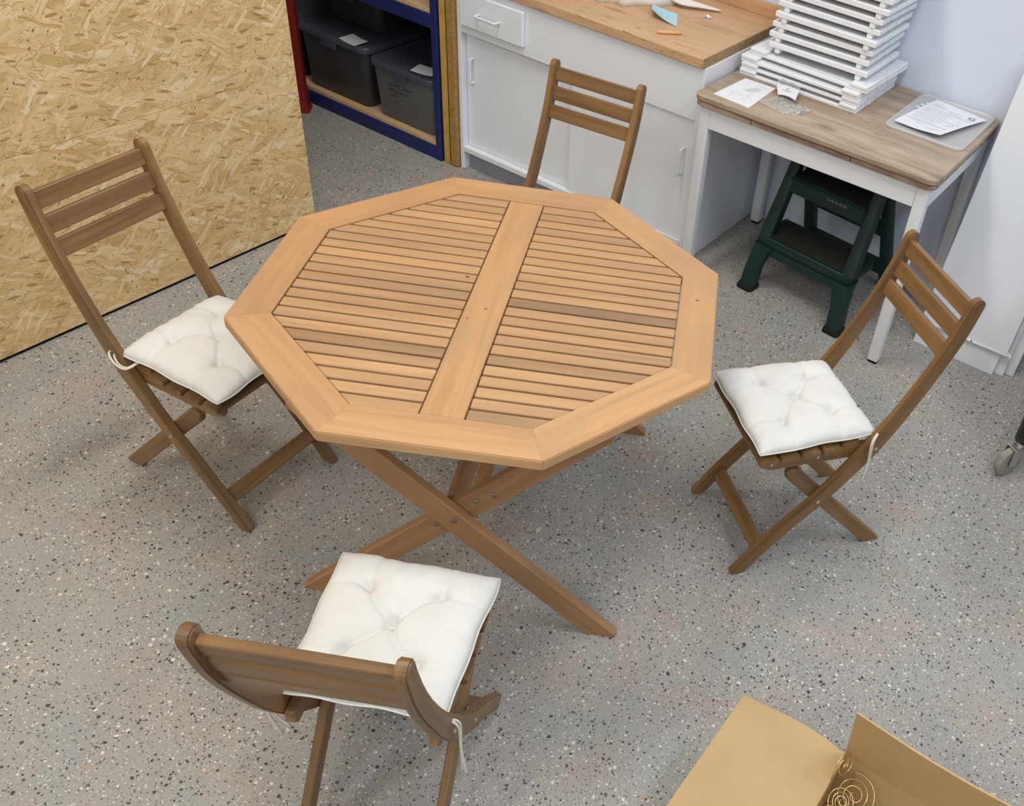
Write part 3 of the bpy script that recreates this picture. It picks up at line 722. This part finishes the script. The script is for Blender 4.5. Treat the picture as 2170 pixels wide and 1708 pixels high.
def bin_(name, x0, x1, y0, z0, h, label, d=0.46, lidz=0.03, clear=False, body=None):
    w_ = x1 - x0; t = thing(name, label, 'storage bin', ((x0 + x1) / 2, y0 + d / 2, z0), 0, 'plastic bins in the blue rack')
    bm_, lm_ = (M['frost'], M['frost']) if clear else (M['bin'], M['lid'])
    rg = lambda sw, r, z: [V((a, b, z)) for a, b in rrect(w_ * sw, d * sw, r)]
    loft('body', [rg(0.87, 0.03, 0.0), rg(0.885, 0.032, 0.006), rg(0.945, 0.035, h - lidz), rg(0.945, 0.035, h - 0.008)], body or bm_, t)
    ld = loft('lid', [rg(0.985, 0.04, h - lidz), rg(1.0, 0.042, h - lidz + 0.003), rg(1.0, 0.042, h - 0.006), rg(0.985, 0.04, h), rg(0.90, 0.035, h), rg(0.885, 0.034, h - 0.005), rg(0.3, 0.02, h - 0.005)], lm_, t)
    loft('latch', [[V((a, -d / 2 - 0.004 + b, z)) for a, b in rrect(w_ * 0.2, 0.012, 0.004, 3)] for z in (h - lidz - 0.018, h - lidz + 0.014)], lm_, t)
    return t
SZ = 0.0825
b1 = bin_('plastic_bin', -1.972, -1.587, 1.428, SZ, 0.262, 'dark grey lidded bin with handwriting on its front, next to the yellow timber', body=plain('lit_bin_plastic', lin(98, 98, 99), 0.4, 0.4, 0, 0.04))  # paler copy of the bin grey, stands in for light falling on it
b2 = bin_('plastic_bin', -2.43, -1.985, 1.430, SZ, 0.285, 'dark grey lidded bin without writing, next to the red rack post')
b3 = bin_('plastic_bin', -2.42, -2.05, 1.590, SZ + 0.2855, 0.16, 'dark lidded bin stacked on top of the unwritten grey bin', 0.40)
b5 = bin_('plastic_bin', -2.88, -2.44, 1.432, SZ, 0.285, 'added dark grey lidded bin behind the red rack post, darkening the rack')  # bin added to fill the rack's left bay with dark
b4 = bin_('plastic_bin', -1.97, -1.60, 1.470, 0.6605, 0.24, 'clear plastic bin on the upper shelf of the blue rack', 0.46, 0.03, True)
# handwriting on the front of the right-hand bin (front face slopes)
rw = random.Random(11)
def binfront(u, v):   # u,v in metres on front face
    t = v / 0.23; sc_ = 0.882 + 0.063 * t
    return V((u, -0.46 / 2 * sc_ - 0.0006, v))
st = []
for (x, z, w_, h_, n) in ((-0.085, 0.165, 0.062, 0.012, 14), (0.0, 0.167, 0.052, 0.012, 10), (-0.085, 0.140, 0.034, 0.013, 8), (-0.045, 0.138, 0.044, 0.014, 10), (0.008, 0.139, 0.026, 0.011, 6), (-0.080, 0.118, 0.042, 0.010, 9), (-0.065, 0.090, 0.028, 0.008, 6)):
    st.append(scrib(x, z, w_, h_, n, rw))
marks('handwriting', binfront, st, 0.0022, M['ink'], b1, 0.0008)
for p, q, r_, zz, lab in ((-1.69, 1.500, 0.2, SZ + 0.2625, 'pale paper card on the lid of the bin with handwriting'), (-2.10, 1.60, -0.12, SZ + 0.2855, 'pale paper card on the lid of the bin without writing')):
    if 'without' in lab: p, q = -2.09, 1.468
    cd = sheet('paper_card', lambda u, v: V(((u - 0.5) * 0.11, (v - 0.5) * 0.075, 0.0012 + 0.012 * (u - 0.5) ** 2 + 0.004 * v)), 8, 4, 0.0008, M['card'])
    cd.location = (p, q, zz); cd.rotation_euler = (0, 0, r_); tag(cd, lab, 'card', 'cards on the bin lids')

# red upright of the neighbouring rack, with slots
rp = thing('red_post', 'dark red perforated rack upright with a flared foot behind the chipboard partition', 'rack post', (-2.362, 1.332, 0), math.radians(38))
prism('profile', [(-0.05, -0.02), (0.05, -0.02), (0.05, 0.03), (0.044, 0.03), (0.044, -0.014), (-0.044, -0.014), (-0.044, 0.03), (-0.05, 0.03)], lambda a, b, c: V((a, b, 0.004 + c)), 2.2, M['red'], rp, 0.001)
loft('foot', [[V((a, b, z)) for a, b in rrect(w_, d_, 0.006, 2)] for w_, d_, z in ((0.125, 0.085, 0.0), (0.125, 0.085, 0.006), (0.112, 0.072, 0.03), (0.108, 0.07, 0.11))], M['red'], rp)
for i in range(26):
    z = 0.15 + i * 0.032
    tube('slot', [(-0.030, -0.0205, z), (0.024, -0.0205, z + 0.022)], 0.0013, M['lid'], rp, 5)

# ------------------------------------------------------------------ desk
DX0, DX1, DY0, DY1, DZ = -0.277, 0.625, 1.353, 2.012, 0.751
dx, dy = (DX0 + DX1) / 2, (DY0 + DY1) / 2
ds = thing('desk', 'white extending desk with a grey oak top, against the wall beside the cabinet', 'desk', (dx, dy, 0))
W_, D_ = DX1 - DX0, DY1 - DY0
rg = lambda s, z, r=0.032: [V((a, b, z)) for a, b in rrect(W_ - s, D_ - s, r, 6)]
loft('top_board', [rg(0.004, DZ - 0.019), rg(0.0, DZ - 0.017), rg(0.0, DZ - 0.002), rg(0.004, DZ)], M['desktop'], ds)
loft('extension_leaf', [rg(0.010, DZ - 0.039), rg(0.006, DZ - 0.037), rg(0.006, DZ - 0.0215), rg(0.010, DZ - 0.0205)], M['deskedge'], ds)
loft('edge_strip', [rg(0.008, DZ - 0.0205), rg(0.008, DZ - 0.019)], M['dark'], ds)
for xx in (-0.045, 0.330):
    box('leaf_joint', (xx - dx - 0.0012, -D_ / 2 + 0.0026, DZ - 0.038), (xx - dx + 0.0012, -D_ / 2 + 0.0045, DZ - 0.0205), M['dark'], ds, 0)
LG = 0.042; ins = 0.020
for sx in (-1, 1):
    for sy in (-1, 1):
        cx, cy = sx * (W_ / 2 - ins - LG / 2), sy * (D_ / 2 - ins - LG / 2)
        lg = loft('leg', [[V((a, b, z)) for a, b in rrect(LG * k, LG * k, 0.006, 3, cx, cy)] for k, z in ((0.92, 0.012), (1.0, 0.02), (1.0, DZ - 0.039))], M['white'], ds)
        loft('foot_glide', [[V((a, b, z)) for a, b in rrect(LG * 0.8, LG * 0.8, 0.006, 3, cx, cy)] for z in (0.0, 0.012)], M['rubber'], lg)
ax, ay = W_ / 2 - ins - LG, D_ / 2 - ins
for s in (-1, 1):
    box('apron', (-ax, s * (ay - 0.010) - 0.009, DZ - 0.118), (ax, s * (ay - 0.010) + 0.009, DZ - 0.039), M['white'], ds, 0.0015)
    xx = W_ / 2 - ins - 0.010
    box('apron', (s * xx - 0.009, -ay + LG, DZ - 0.118), (s * xx + 0.009, ay - LG, DZ - 0.039), M['white'], ds, 0.0015)

# ------------------------------------------------------------------ stack of white slatted panels on the desk
def tile(name, L, D, nsl, flip, st_=0.0185, bt=0.0175):
    t = thing(name, '', 'slatted panel')
    sw = D / nsl
    z0 = 0 if flip else bt
    for i in range(nsl):
        y = -D / 2 + sw * (i + 0.5)
        bar('slat', (-L / 2, y, z0 + st_ / 2), (L / 2, y, z0 + st_ / 2), sw - 0.008, st_ - 0.0002, (0, 0, 1), M['white'], t, 0.002)
    zb = st_ if flip else 0
    for s in (-1, 1):
        xb = s * (L / 2 - (0.034 if flip else 0.035)); wb = 0.066 if flip else 0.020
        b = bar('batten', (xb, -D / 2 + (0.0 if flip else 0.006), zb + bt / 2), (xb, D / 2 - (0.0 if flip else 0.006), zb + bt / 2), wb, bt - 0.0002, (0, 0, 1), M['white'], t, 0.002)
        if flip:
            for i in range(nsl):
                y = -D / 2 + sw * (i + 0.5)
                for dxx in (-0.015, 0.012): disc('screw_head', (xb + dxx, y - 0.01, zb + bt - 0.0004), (0, 0, 1), 0.0026, 0.0008, M['steel'], b, 8)
    return t
rs = random.Random(5)
wide = tile('slatted_panel', 0.470, 0.355, 4, True, 0.0125, 0.0115)
zc = DZ
lows = [(-0.022, 1.806, 0.0), (-0.020, 1.808, 0.3), (-0.023, 1.806, -0.4), (0.000, 1.828, -1.5)]
for i, (x, y, r_) in enumerate(lows):
    t = wide if i == 0 else copytree(wide)
    t.location = (x, y, zc); t.rotation_euler = (0, 0, math.radians(r_)); zc += 0.0241
    t['label'] = ['bottom wide white slatted panel of the stack, lying on the desk', 'white wide slatted panel inside the lower part of the stack', 'white wide slatted panel inside the lower part of the stack', 'topmost wide white slatted panel, set back, carrying the narrower panels'][i]
    t['group'] = 'white slatted panels stacked on the desk'
narrow = tile('slatted_panel', 0.385, 0.305, 4, False)
xs = [0.012, 0.005, 0.012, 0.022, 0.020, 0.026, 0.040, 0.042, 0.040, 0.046, 0.044]
for i in range(11):
    t = narrow if i == 0 else copytree(narrow)
    t.location = (xs[i], 1.822 + rs.uniform(-0.006, 0.006), zc + i * 0.0362); t.rotation_euler = (0, 0, math.radians(rs.uniform(-1.3, 1.3)))
    t['label'] = 'lowest narrow white slatted panel, resting on the wide panels' if i == 0 else 'narrow white slatted panel higher up in the tall stack on the desk'
    t['group'] = 'white slatted panels stacked on the desk'

# ------------------------------------------------------------------ papers and bags on the desk
def quad(P, lift=lambda u, v: 0.0):
    P = [V(p) for p in P]
    def f(u, v):
        p = P[0].lerp(P[1], u).lerp(P[3].lerp(P[2], u), v); return V((p.x, p.y, DZ + 0.0006 + lift(u, v)))
    return f
pf = quad([(-0.225, 1.398, 0), (-0.077, 1.388, 0), (-0.093, 1.612, 0), (-0.216, 1.608, 0)])
pp = thing('instruction_sheet', 'white instruction sheet with line drawings on the grey desk', 'paper')
sheet('paper_sheet', pf, 4, 4, 0.0004, M['paper'], pp, False)
rp_ = random.Random(9); stx = []
for k in range(7): a = 0.40 + k * 0.035; stx.append([(a, 0.55), (a + 0.18, 0.78 - 0.01 * k)])
stx += [[(0.40, 0.55), (0.64, 0.52)], [(0.58, 0.78), (0.80, 0.74)], [(0.2, 0.3), (0.34, 0.42), (0.5, 0.36), (0.42, 0.22)], [(0.55, 0.28), (0.66, 0.38), (0.8, 0.3)], [(0.66, 0.38), (0.70, 0.5)], [(0.3, 0.15), (0.3, 0.32)]]
stx += [scrib(0.12, 0.72, 0.06, 0.02, 4, rp_), scrib(0.62, 0.20, 0.12, 0.02, 5, rp_), scrib(0.55, 0.86, 0.3, 0.03, 9, rp_), scrib(0.2, 0.86, 0.12, 0.02, 5, rp_)]
marks('line_drawing', pf, stx, 0.0011, M['faint'], pp)

def bag(name, P, h, label, seed):
    t = thing(name, label, 'plastic bag')
    f = lambda u, v: (lambda p: V((p.x, p.y, p.z + 0.0008 + h * (math.sin(PI * u) * math.sin(PI * v)) ** 0.6 + 0.006 * abs(mnoise.noise(V((u * 5, v * 5, seed)))))))(quad(P)(u, v))
    sheet('bag_film', f, 16, 12, 0.0006, M['clear'], t)
    return t, f
bgs = [('screw_bag', [(-0.085, 1.462, 0), (0.03, 1.432, 0), (0.060, 1.520, 0), (-0.05, 1.560, 0)], 0.020, 'clear bag full of screws lying half on the instruction sheet', 1),
       ('screw_bag', [(0.028, 1.440, 0), (0.074, 1.452, 0), (0.095, 1.535, 0), (0.030, 1.535, 0)], 0.016, 'small clear bag of screws with its tip on the bare desk', 2)]
for (n_, P, h, lab, sd) in bgs:
    t, f = bag(n_, P, h, lab, sd)
    rb = random.Random(sd); bm = bmesh.new()
    for k in range(34 if sd == 1 else 26):
        u, v = rb.uniform(0.12, 0.88), rb.uniform(0.12, 0.88)
        p = V(f(u, v)); z = DZ + 0.003 + rb.random() * max(0.001, p.z - DZ - 0.007); a = rb.uniform(0.3, 2.2); d = V((math.cos(a), math.sin(a), rb.uniform(-0.12, 0.12))) * rb.uniform(0.008, 0.014)
        q = V((p.x, p.y, z)); tubemesh(bm, [q - d, q + d], 0.0018, 5); tubemesh(bm, [q + d, q + d * 1.15], 0.0034, 6)
    me = bpy.data.meshes.new('screws'); bm.to_mesh(me); bm.free()
    so = link('screws', me, M['screw'], None, True); so['kind'] = 'stuff'
    tag(so, 'loose metal screws filling the clear bag on the instruction sheet' if sd == 1 else 'loose metal screws inside the small clear bag', 'screws')
# printed header card and the flat end of the bag leaning on the stack
hc = quad([(-0.040, 1.520, 0), (0.030, 1.520, 0), (0.000, 1.606, 0), (-0.085, 1.600, 0)], lambda u, v: 0.022 + 0.006 * math.sin(3 * u))
ht_ = thing('bag_header_card', 'white printed paper label lying on top of the screw bags', 'label')
sheet('label_sheet', hc, 6, 4, 0.0004, M['paper'], ht_)
marks('printed_symbols', hc, [[(0.25, 0.45), (0.42, 0.5)], [(0.45, 0.35), (0.55, 0.7)], [(0.55, 0.4), (0.68, 0.55)], [(0.42, 0.62), (0.52, 0.78)]], 0.003, M['greyink'], ht_, 0.0008)
fe = quad([(-0.092, 1.605, 0), (-0.005, 1.595, 0), (0.000, 1.622, 0), (-0.092, 1.622, 0)], lambda u, v: 0.004 + 0.040 * v ** 1.5)
ft = thing('empty_bag', 'flat empty clear bag with round print leaning against the white slatted stack', 'plastic bag')
sheet('bag_film', fe, 8, 6, 0.0006, M['clear'], ft)
ring = lambda cu, cv, ru, rv: [(cu + ru * math.cos(a * PI / 5), cv + rv * math.sin(a * PI / 5)) for a in range(11)]
marks('printed_symbols', fe, [ring(0.2, 0.75, 0.07, 0.14), ring(0.62, 0.72, 0.07, 0.14), ring(0.2, 0.35, 0.06, 0.10), ring(0.62, 0.32, 0.06, 0.10), [(0.17, 0.75), (0.23, 0.75)], [(0.59, 0.72), (0.65, 0.72)]], 0.0022, M['greyink'], ft, 0.0008)

# plastic folder with a delivery note
fd = thing('plastic_folder', 'translucent plastic folder with rounded corners on the desk beside the wall', 'folder', (0.463, 1.815, DZ))
rf = lambda s, z, r=0.03: [V((a, b, z)) for a, b in rrect(0.285 - s, 0.385 - s, r, 5)]
loft('folder_body', [rf(0.004, 0.0004), rf(0.0, 0.002), rf(0.0, 0.006), rf(0.006, 0.008), rf(0.022, 0.008, 0.02), rf(0.028, 0.0035, 0.02)], M['frost'], fd)
for k, (x, y) in enumerate(((-0.100, 0.035), (-0.095, 0.065), (-0.085, 0.095))):
    bar('index_tab', (x - 0.012, y, 0.0105), (x + 0.016, y, 0.0105), 0.014, 0.001, (0, 0, 1), M['paper'], fd, 0)
df = lambda u, v: (lambda p: V((p.x, p.y, DZ + 0.0125 + 0.022 * max(0, u - 0.35) ** 1.5 * (1 - v) ** 1.2 + 0.003 * math.sin(3 * v))))(V((0.343, 1.665, 0)).lerp(V((0.516, 1.648, 0)), u).lerp(V((0.388, 1.965, 0)).lerp(V((0.590, 1.930, 0)), u), v))
dc = thing('delivery_note', 'printed white delivery note lying on the plastic folder', 'paper')
sheet('paper_sheet', df, 12, 12, 0.0004, M['paper'], dc)
L1 = [[(0.08, 0.70), (0.94, 0.70)], [(0.06, 0.45), (0.94, 0.45)], [(0.06, 0.22), (0.9, 0.22)]]
marks('ruled_line', df, L1, 0.0016, M['greyink'], dc)
L2 = []; rd = random.Random(2)
for (v, a, b) in ((0.86, 0.08, 0.30), (0.82, 0.08, 0.36), (0.78, 0.08, 0.34), (0.80, 0.42, 0.70), (0.76, 0.42, 0.66), (0.65, 0.08, 0.60), (0.61, 0.08, 0.64), (0.57, 0.08, 0.55), (0.52, 0.08, 0.62), (0.40, 0.08, 0.6), (0.36, 0.08, 0.66), (0.32, 0.08, 0.58), (0.27, 0.08, 0.62), (0.17, 0.3, 0.5), (0.36, 0.76, 0.88), (0.40, 0.78, 0.88), (0.32, 0.76, 0.86), (0.57, 0.78, 0.9), (0.12, 0.55, 0.85)):
    x = a
    while x < b: e = min(b, x + rd.uniform(0.03, 0.09)); L2.append([(x, v), (e, v)]); x = e + 0.02
stuff(marks('printed_text', df, L2, 0.0022, M['faint'], dc))
marks('printed_logo', df, [[(0.84 + 0.055 * math.cos(a * PI / 8 + 2.2), 0.84 + 0.035 * math.sin(a * PI / 8 + 2.2)) for a in range(12)], [(0.80, 0.83), (0.84, 0.80), (0.88, 0.83), (0.91, 0.80)], scrib(0.82, 0.87, 0.07, 0.015, 4, rd), scrib(0.80, 0.77, 0.12, 0.008, 5, rd)], 0.0026, M['ink'], dc)

# ------------------------------------------------------------------ green step stool under the desk
sl = thing('step_stool', 'dark green plastic folding step stool under the desk', 'step stool', (0.190, 1.478, 0), math.radians(-6))
def rloft(name, secs, mat, parent=sl):   # secs: (cx,cy,z,w,d,r)
    return loft(name, [[V((a, b, z)) for a, b in rrect(w_, d_, r_, 3, cx, cy)] for cx, cy, z, w_, d_, r_ in secs], mat, parent)
box('lower_step', (-0.205, 0.020, 0.190), (0.205, 0.205, 0.232), M['green'], sl, 0.008, 3)
box('step_tread', (-0.165, 0.034, 0.2322), (0.165, 0.195, 0.2342), M['tread'], sl, 0.001)
box('step_skirt', (-0.17, 0.022, 0.155), (0.17, 0.034, 0.194), M['green'], sl, 0.004, 2)
for s in (-1, 1):
    f = rloft('front_leg', [(s * 0.199, 0.006, 0.02, 0.058, 0.062, 0.012), (s * 0.194, 0.016, 0.10, 0.056, 0.060, 0.012), (s * 0.180, 0.036, 0.170, 0.066, 0.07, 0.012), (s * 0.170, 0.05, 0.196, 0.085, 0.08, 0.012)], M['green'])
    rloft('rubber_foot', [(s * 0.200, 0.003, 0.0, 0.070, 0.072, 0.014), (s * 0.200, 0.003, 0.012, 0.070, 0.072, 0.014), (s * 0.200, 0.004, 0.024, 0.060, 0.064, 0.012)], M['rubber'], f)
    rloft('side_rail', [(s * 0.185, 0.055, 0.225, 0.05, 0.058, 0.01), (s * 0.178, 0.13, 0.42, 0.044, 0.052, 0.01), (s * 0.170, 0.19, 0.585, 0.042, 0.05, 0.01)], M['green'])
    r_ = rloft('rear_leg', [(s * 0.182, 0.425, 0.02, 0.044, 0.05, 0.01), (s * 0.165, 0.225, 0.55, 0.04, 0.045, 0.01)], M['green'])
    rloft('rubber_foot', [(s * 0.183, 0.430, 0.0, 0.054, 0.06, 0.012), (s * 0.183, 0.430, 0.02, 0.050, 0.056, 0.012)], M['rubber'], r_)
box('upper_step', (-0.165, 0.105, 0.395), (0.165, 0.300, 0.462), M['green'], sl, 0.008, 3)
box('step_tread', (-0.155, 0.118, 0.4622), (0.155, 0.290, 0.4642), M['tread'], sl, 0.001)
box('top_bar', (-0.165, 0.160, 0.545), (0.165, 0.220, 0.590), M['green'], sl, 0.008, 3)
for z, y in ((0.30, 0.320), (0.10, 0.395)): box('cross_bar', (-0.17, y - 0.012, z - 0.03), (0.17, y + 0.012, z + 0.03), M['green'], sl, 0.004)
sf = lambda u, v: V((u, 0.1045, v)); rl_ = random.Random(6)
marks('raised_lettering', sf, [scrib(0.0 + 0.018 * k, 0.432, 0.013, 0.010, 4, rl_) for k in range(5)], 0.0018, M['steel'], sl, 0.0006)

# ------------------------------------------------------------------ white panels leaning on the wall
def leaning(label, x0, x1, yb, top, thk, rail, rz=0.0, zs=0.0):
    ang = math.radians(20)
    t = thing('leaning_panel', label, 'panel', (x0, yb, 0), 0, 'white panels leaning on the wall')
    t.rotation_euler = (-ang, 0, rz); h = top / math.cos(ang)
    lift = math.sin(ang) * thk
    t.location.z = 0.0 + thk * math.sin(ang) * 0.0
    if rail:
        box('board', (0, 0.010, 0.0), (x1 - x0, 0.010 + thk, h), M['panelw'], t, 0.0012)
        box('front_skin', (0.0, 0.0, 0.096), (x1 - x0 + 0.020, 0.0098, h), M['panelw'], t, 0.0012)
        r_ = tube('bottom_rail', [(0.01, -0.003, 0.092), (x1 - x0 + 0.024, -0.003, 0.092)], 0.006, M['white'], t, 10)
        for k, (xx, zz) in enumerate(((x1 - x0 + 0.022, 0.098), (x1 - x0 + 0.030, 0.094))): box('rail_clip', (xx, -0.008, zz - 0.006), (xx + 0.008, 0.004, zz + 0.006), M['white'], r_, 0.001)
        disc('peg_hole', (0.20, -0.0088, 0.094), (0, -1, 0), 0.003, 0.001, M['ink'], r_, 8)
    else:
        box('board', (0, 0.0, 0.0), (x1 - x0, thk, h), M['panelw'], t, 0.0012)
        box('edge_band', (x1 - x0, 0.0, 0.0), (x1 - x0 + 0.0015, thk, h), M['white'], t, 0)
    return t
leaning('front white panel with a rounded bottom rail leaning on the wall beside the desk', 0.652, 0.965, 1.606, 1.00, 0.016, True)
leaning('plain white panel directly behind the railed panel leaning on the wall', 0.668, 0.998, 1.636, 0.96, 0.018, False)
leaning('rearmost white panel of the leaning set, its edge just showing', 0.680, 1.030, 1.657, 0.90, 0.018, False)

# ------------------------------------------------------------------ cart with caster at the right
ct = thing('utility_cart', 'black utility cart leg with a worn swivel caster standing on the floor', 'cart', (1.150, 1.122, 0))
CXs, CYs = 0.52, 0.40
def caster(cx, cy, rot):
    k = bpy.data.objects.new('caster', None); COL.objects.link(k); k.parent = ct; k.location = (cx, cy, 0); k.rotation_euler = (0, 0, rot)
    R = 0.055
    circ = lambda r, x: [V((x, r * math.cos(a * PI / 14) - 0.028, R + r * math.sin(a * PI / 14))) for a in range(28)]
    loft('wheel', [circ(R * 0.45, -0.013), circ(R * 0.80, -0.014), circ(R * 0.96, -0.011), circ(R, -0.005), circ(R, 0.005), circ(R * 0.96, 0.011), circ(R * 0.80, 0.014), circ(R * 0.45, 0.013)], M['wheel'], k)
    for s in (-1, 1):
        prism('fork', [(-0.028 - 0.013, R - 0.012), (-0.028 + 0.016, R - 0.010), (0.020, 0.100), (0.020, 0.116), (-0.040, 0.116), (-0.044, 0.095)], lambda a, b, c: V((s * 0.0185 - 0.0015 + c, a, b)), 0.003, M['steel'], k, 0.0006)
    box('fork_top', (-0.020, -0.040, 0.113), (0.020, 0.020, 0.117), M['steel'], k, 0.001)
    disc('axle', (-0.021, -0.028, R), (-1, 0, 0), 0.007, 0.004, M['steel'], k, 10)
    cyl = lambda r, z: [V((r * math.cos(a * PI / 8), r * math.sin(a * PI / 8), z)) for a in range(16)]
    loft('swivel', [cyl(0.016, 0.117), cyl(0.016, 0.130)], M['steel'], k)
    return k
for i, (cx, cy) in enumerate(((0.03, 0.03), (CXs, 0.03), (CXs, CYs), (0.03, CYs))):
    caster(cx, cy, (math.radians(-28), 0.4, -0.3, 1.0)[i])
    cyl = lambda r, z: [V((cx + r * math.cos(a * PI / 10), cy + r * math.sin(a * PI / 10), z)) for a in range(20)]
    loft('post', [cyl(0.016, 0.130), cyl(0.024, 0.131), cyl(0.027, 0.138), cyl(0.027, 0.82), cyl(0.02, 0.828)], M['black'], ct)
for z in (0.20, 0.80): box('shelf', (0.03, 0.03, z), (CXs, CYs, z + 0.03), M['black'], ct, 0.004)

# ------------------------------------------------------------------ cardboard box with gold wire ornaments
BZ, BX, BY = 0.25, 1.184, -0.253; BW, BD = 0.46, 0.60
bx = thing('cardboard_box', 'open brown cardboard box with its flaps folded outwards', 'box', (BX + BW / 2, BY - BD / 2, 0))
tk = 0.004
xo_, yo_ = -BW / 2, BD / 2
box('bottom', (xo_, -yo_, 0), (-xo_, yo_, tk), M['cardboard'], bx, 0)
box('side_wall', (xo_, -yo_, tk), (xo_ + tk, yo_, BZ), M['cardboard'], bx, 0.0008); box('side_wall', (-xo_ - tk, -yo_, tk), (-xo_, yo_, BZ), M['cardboard'], bx, 0.0008)
box('side_wall', (xo_ + tk, yo_ - tk, tk), (-xo_ - tk, yo_, BZ), M['cardboard'], bx, 0.0008); box('side_wall', (xo_ + tk, -yo_, tk), (-xo_ - tk, -yo_ + tk, BZ), M['cardboard'], bx, 0.0008)
sheet('flap', lambda u, v: V((xo_ + tk / 2 - u * 0.242, yo_ - 0.002 - v * (BD - 0.004) + 0.004 * math.sin(u * 5) * (1 - v), BZ - 0.001 + 0.010 * math.sin(u * PI) - 0.006 * u)), 14, 10, tk, M['cardboard'], bx)
sheet('flap', lambda u, v: V((xo_ + 0.002 + v * (BW - 0.004) - 0.004 * u, yo_ - tk / 2 + u * (-0.046 + 0.012 * v + 0.012 * math.sin(PI * v)), BZ - 0.001 + u * (0.212 - 0.036 * math.sin(PI * v)))), 8, 14, tk, M['cardboard'], bx)
sheet('flap', lambda u, v: V((-xo_ - tk / 2 + u * 0.20, yo_ - 0.002 - v * (BD - 0.004), BZ - 0.001 + u * 0.03)), 8, 8, tk, M['cardboard'], bx)
sheet('flap', lambda u, v: V((xo_ + 0.002 + v * (BW - 0.004), -yo_ + tk / 2 - u * 0.12, BZ - 0.001 - u * 0.06)), 8, 8, tk, M['cardboard'], bx)
def ornament(c, r, turns, axis, stem, label, up=(0, 0, 1)):
    c, ax = V(c), V(axis).normalized(); u = V(up) - ax * V(up).dot(ax); u.normalize(); v = ax.cross(u); pts = []
    n = int(turns * 26)
    for i in range(n + 1):
        t = i / n; a = 2 * PI * turns * t; rr = r * (0.12 + 0.88 * t)
        pts.append((u * math.cos(a) + v * math.sin(a)) * rr + ax * 0.004 * math.sin(a * 0.5))
    # the stem falls from the outer turn to what lies below
    last = pts[-1]; pts += [last + V(stem) * 0.15, last + V(stem) * 0.6, last + V(stem)]
    o = tube('wire_ornament', pts, 0.0013, M['gold'], None, 7); o.location = c
    return tag(o, label, 'ornament', 'gold wire ornaments in the cardboard box')
ZB = tk + 0.001
def floorz(c, r, ax, stem): return (stem[0], stem[1], -(c[2] - ZB - 0.003))
for c, r, tn, ax, st_, lab in (((1.197, -0.300, 0.285), 0.027, 3.2, (0.92, -0.25, 0.30), (0.004, -0.006, -0.2), 'small tight gold wire spiral standing highest in the box corner'),
                          ((1.239, -0.304, 0.213), 0.045, 3.0, (0.25, -0.45, 0.8), (0.0, 0.0, -0.19), 'largest loose gold wire spiral in the box'),
                          ((1.224, -0.340, 0.226), 0.031, 3.6, (0.35, -0.35, 0.85), (0.002, 0.0, -0.2), 'dense round gold wire spiral below the standing one'),
                          ((1.222, -0.386, 0.215), 0.032, 3.0, (0.6, -0.3, 0.7), (0.0, 0.0, -0.19), 'gold wire spiral half leaning on the box wall under the wide flap'),
                          ((1.262, -0.420, 0.165), 0.034, 2.6, (-0.2, -0.5, 0.8), (0.0, 0.004, -0.16), 'lowest gold wire spiral beside the white tissue')):
    ornament(c, r, tn, ax, (st_[0], st_[1], -(c[2] - ZB - 0.030)), lab)
tsh = sheet('tissue_paper', lambda u, v: V((1.305 + u * 0.28, -0.268 - v * 0.28, 0.11 + 0.075 * math.sin(PI * min(1, u * 0.9 + 0.1)) * (0.65 + 0.35 * math.sin(PI * v)) + 0.018 * mnoise.noise(V((u * 4, v * 4, 1))))), 24, 20, 0.0012, M['linen'])
tag(tsh, 'crumpled white tissue paper packed inside the cardboard box', 'tissue')
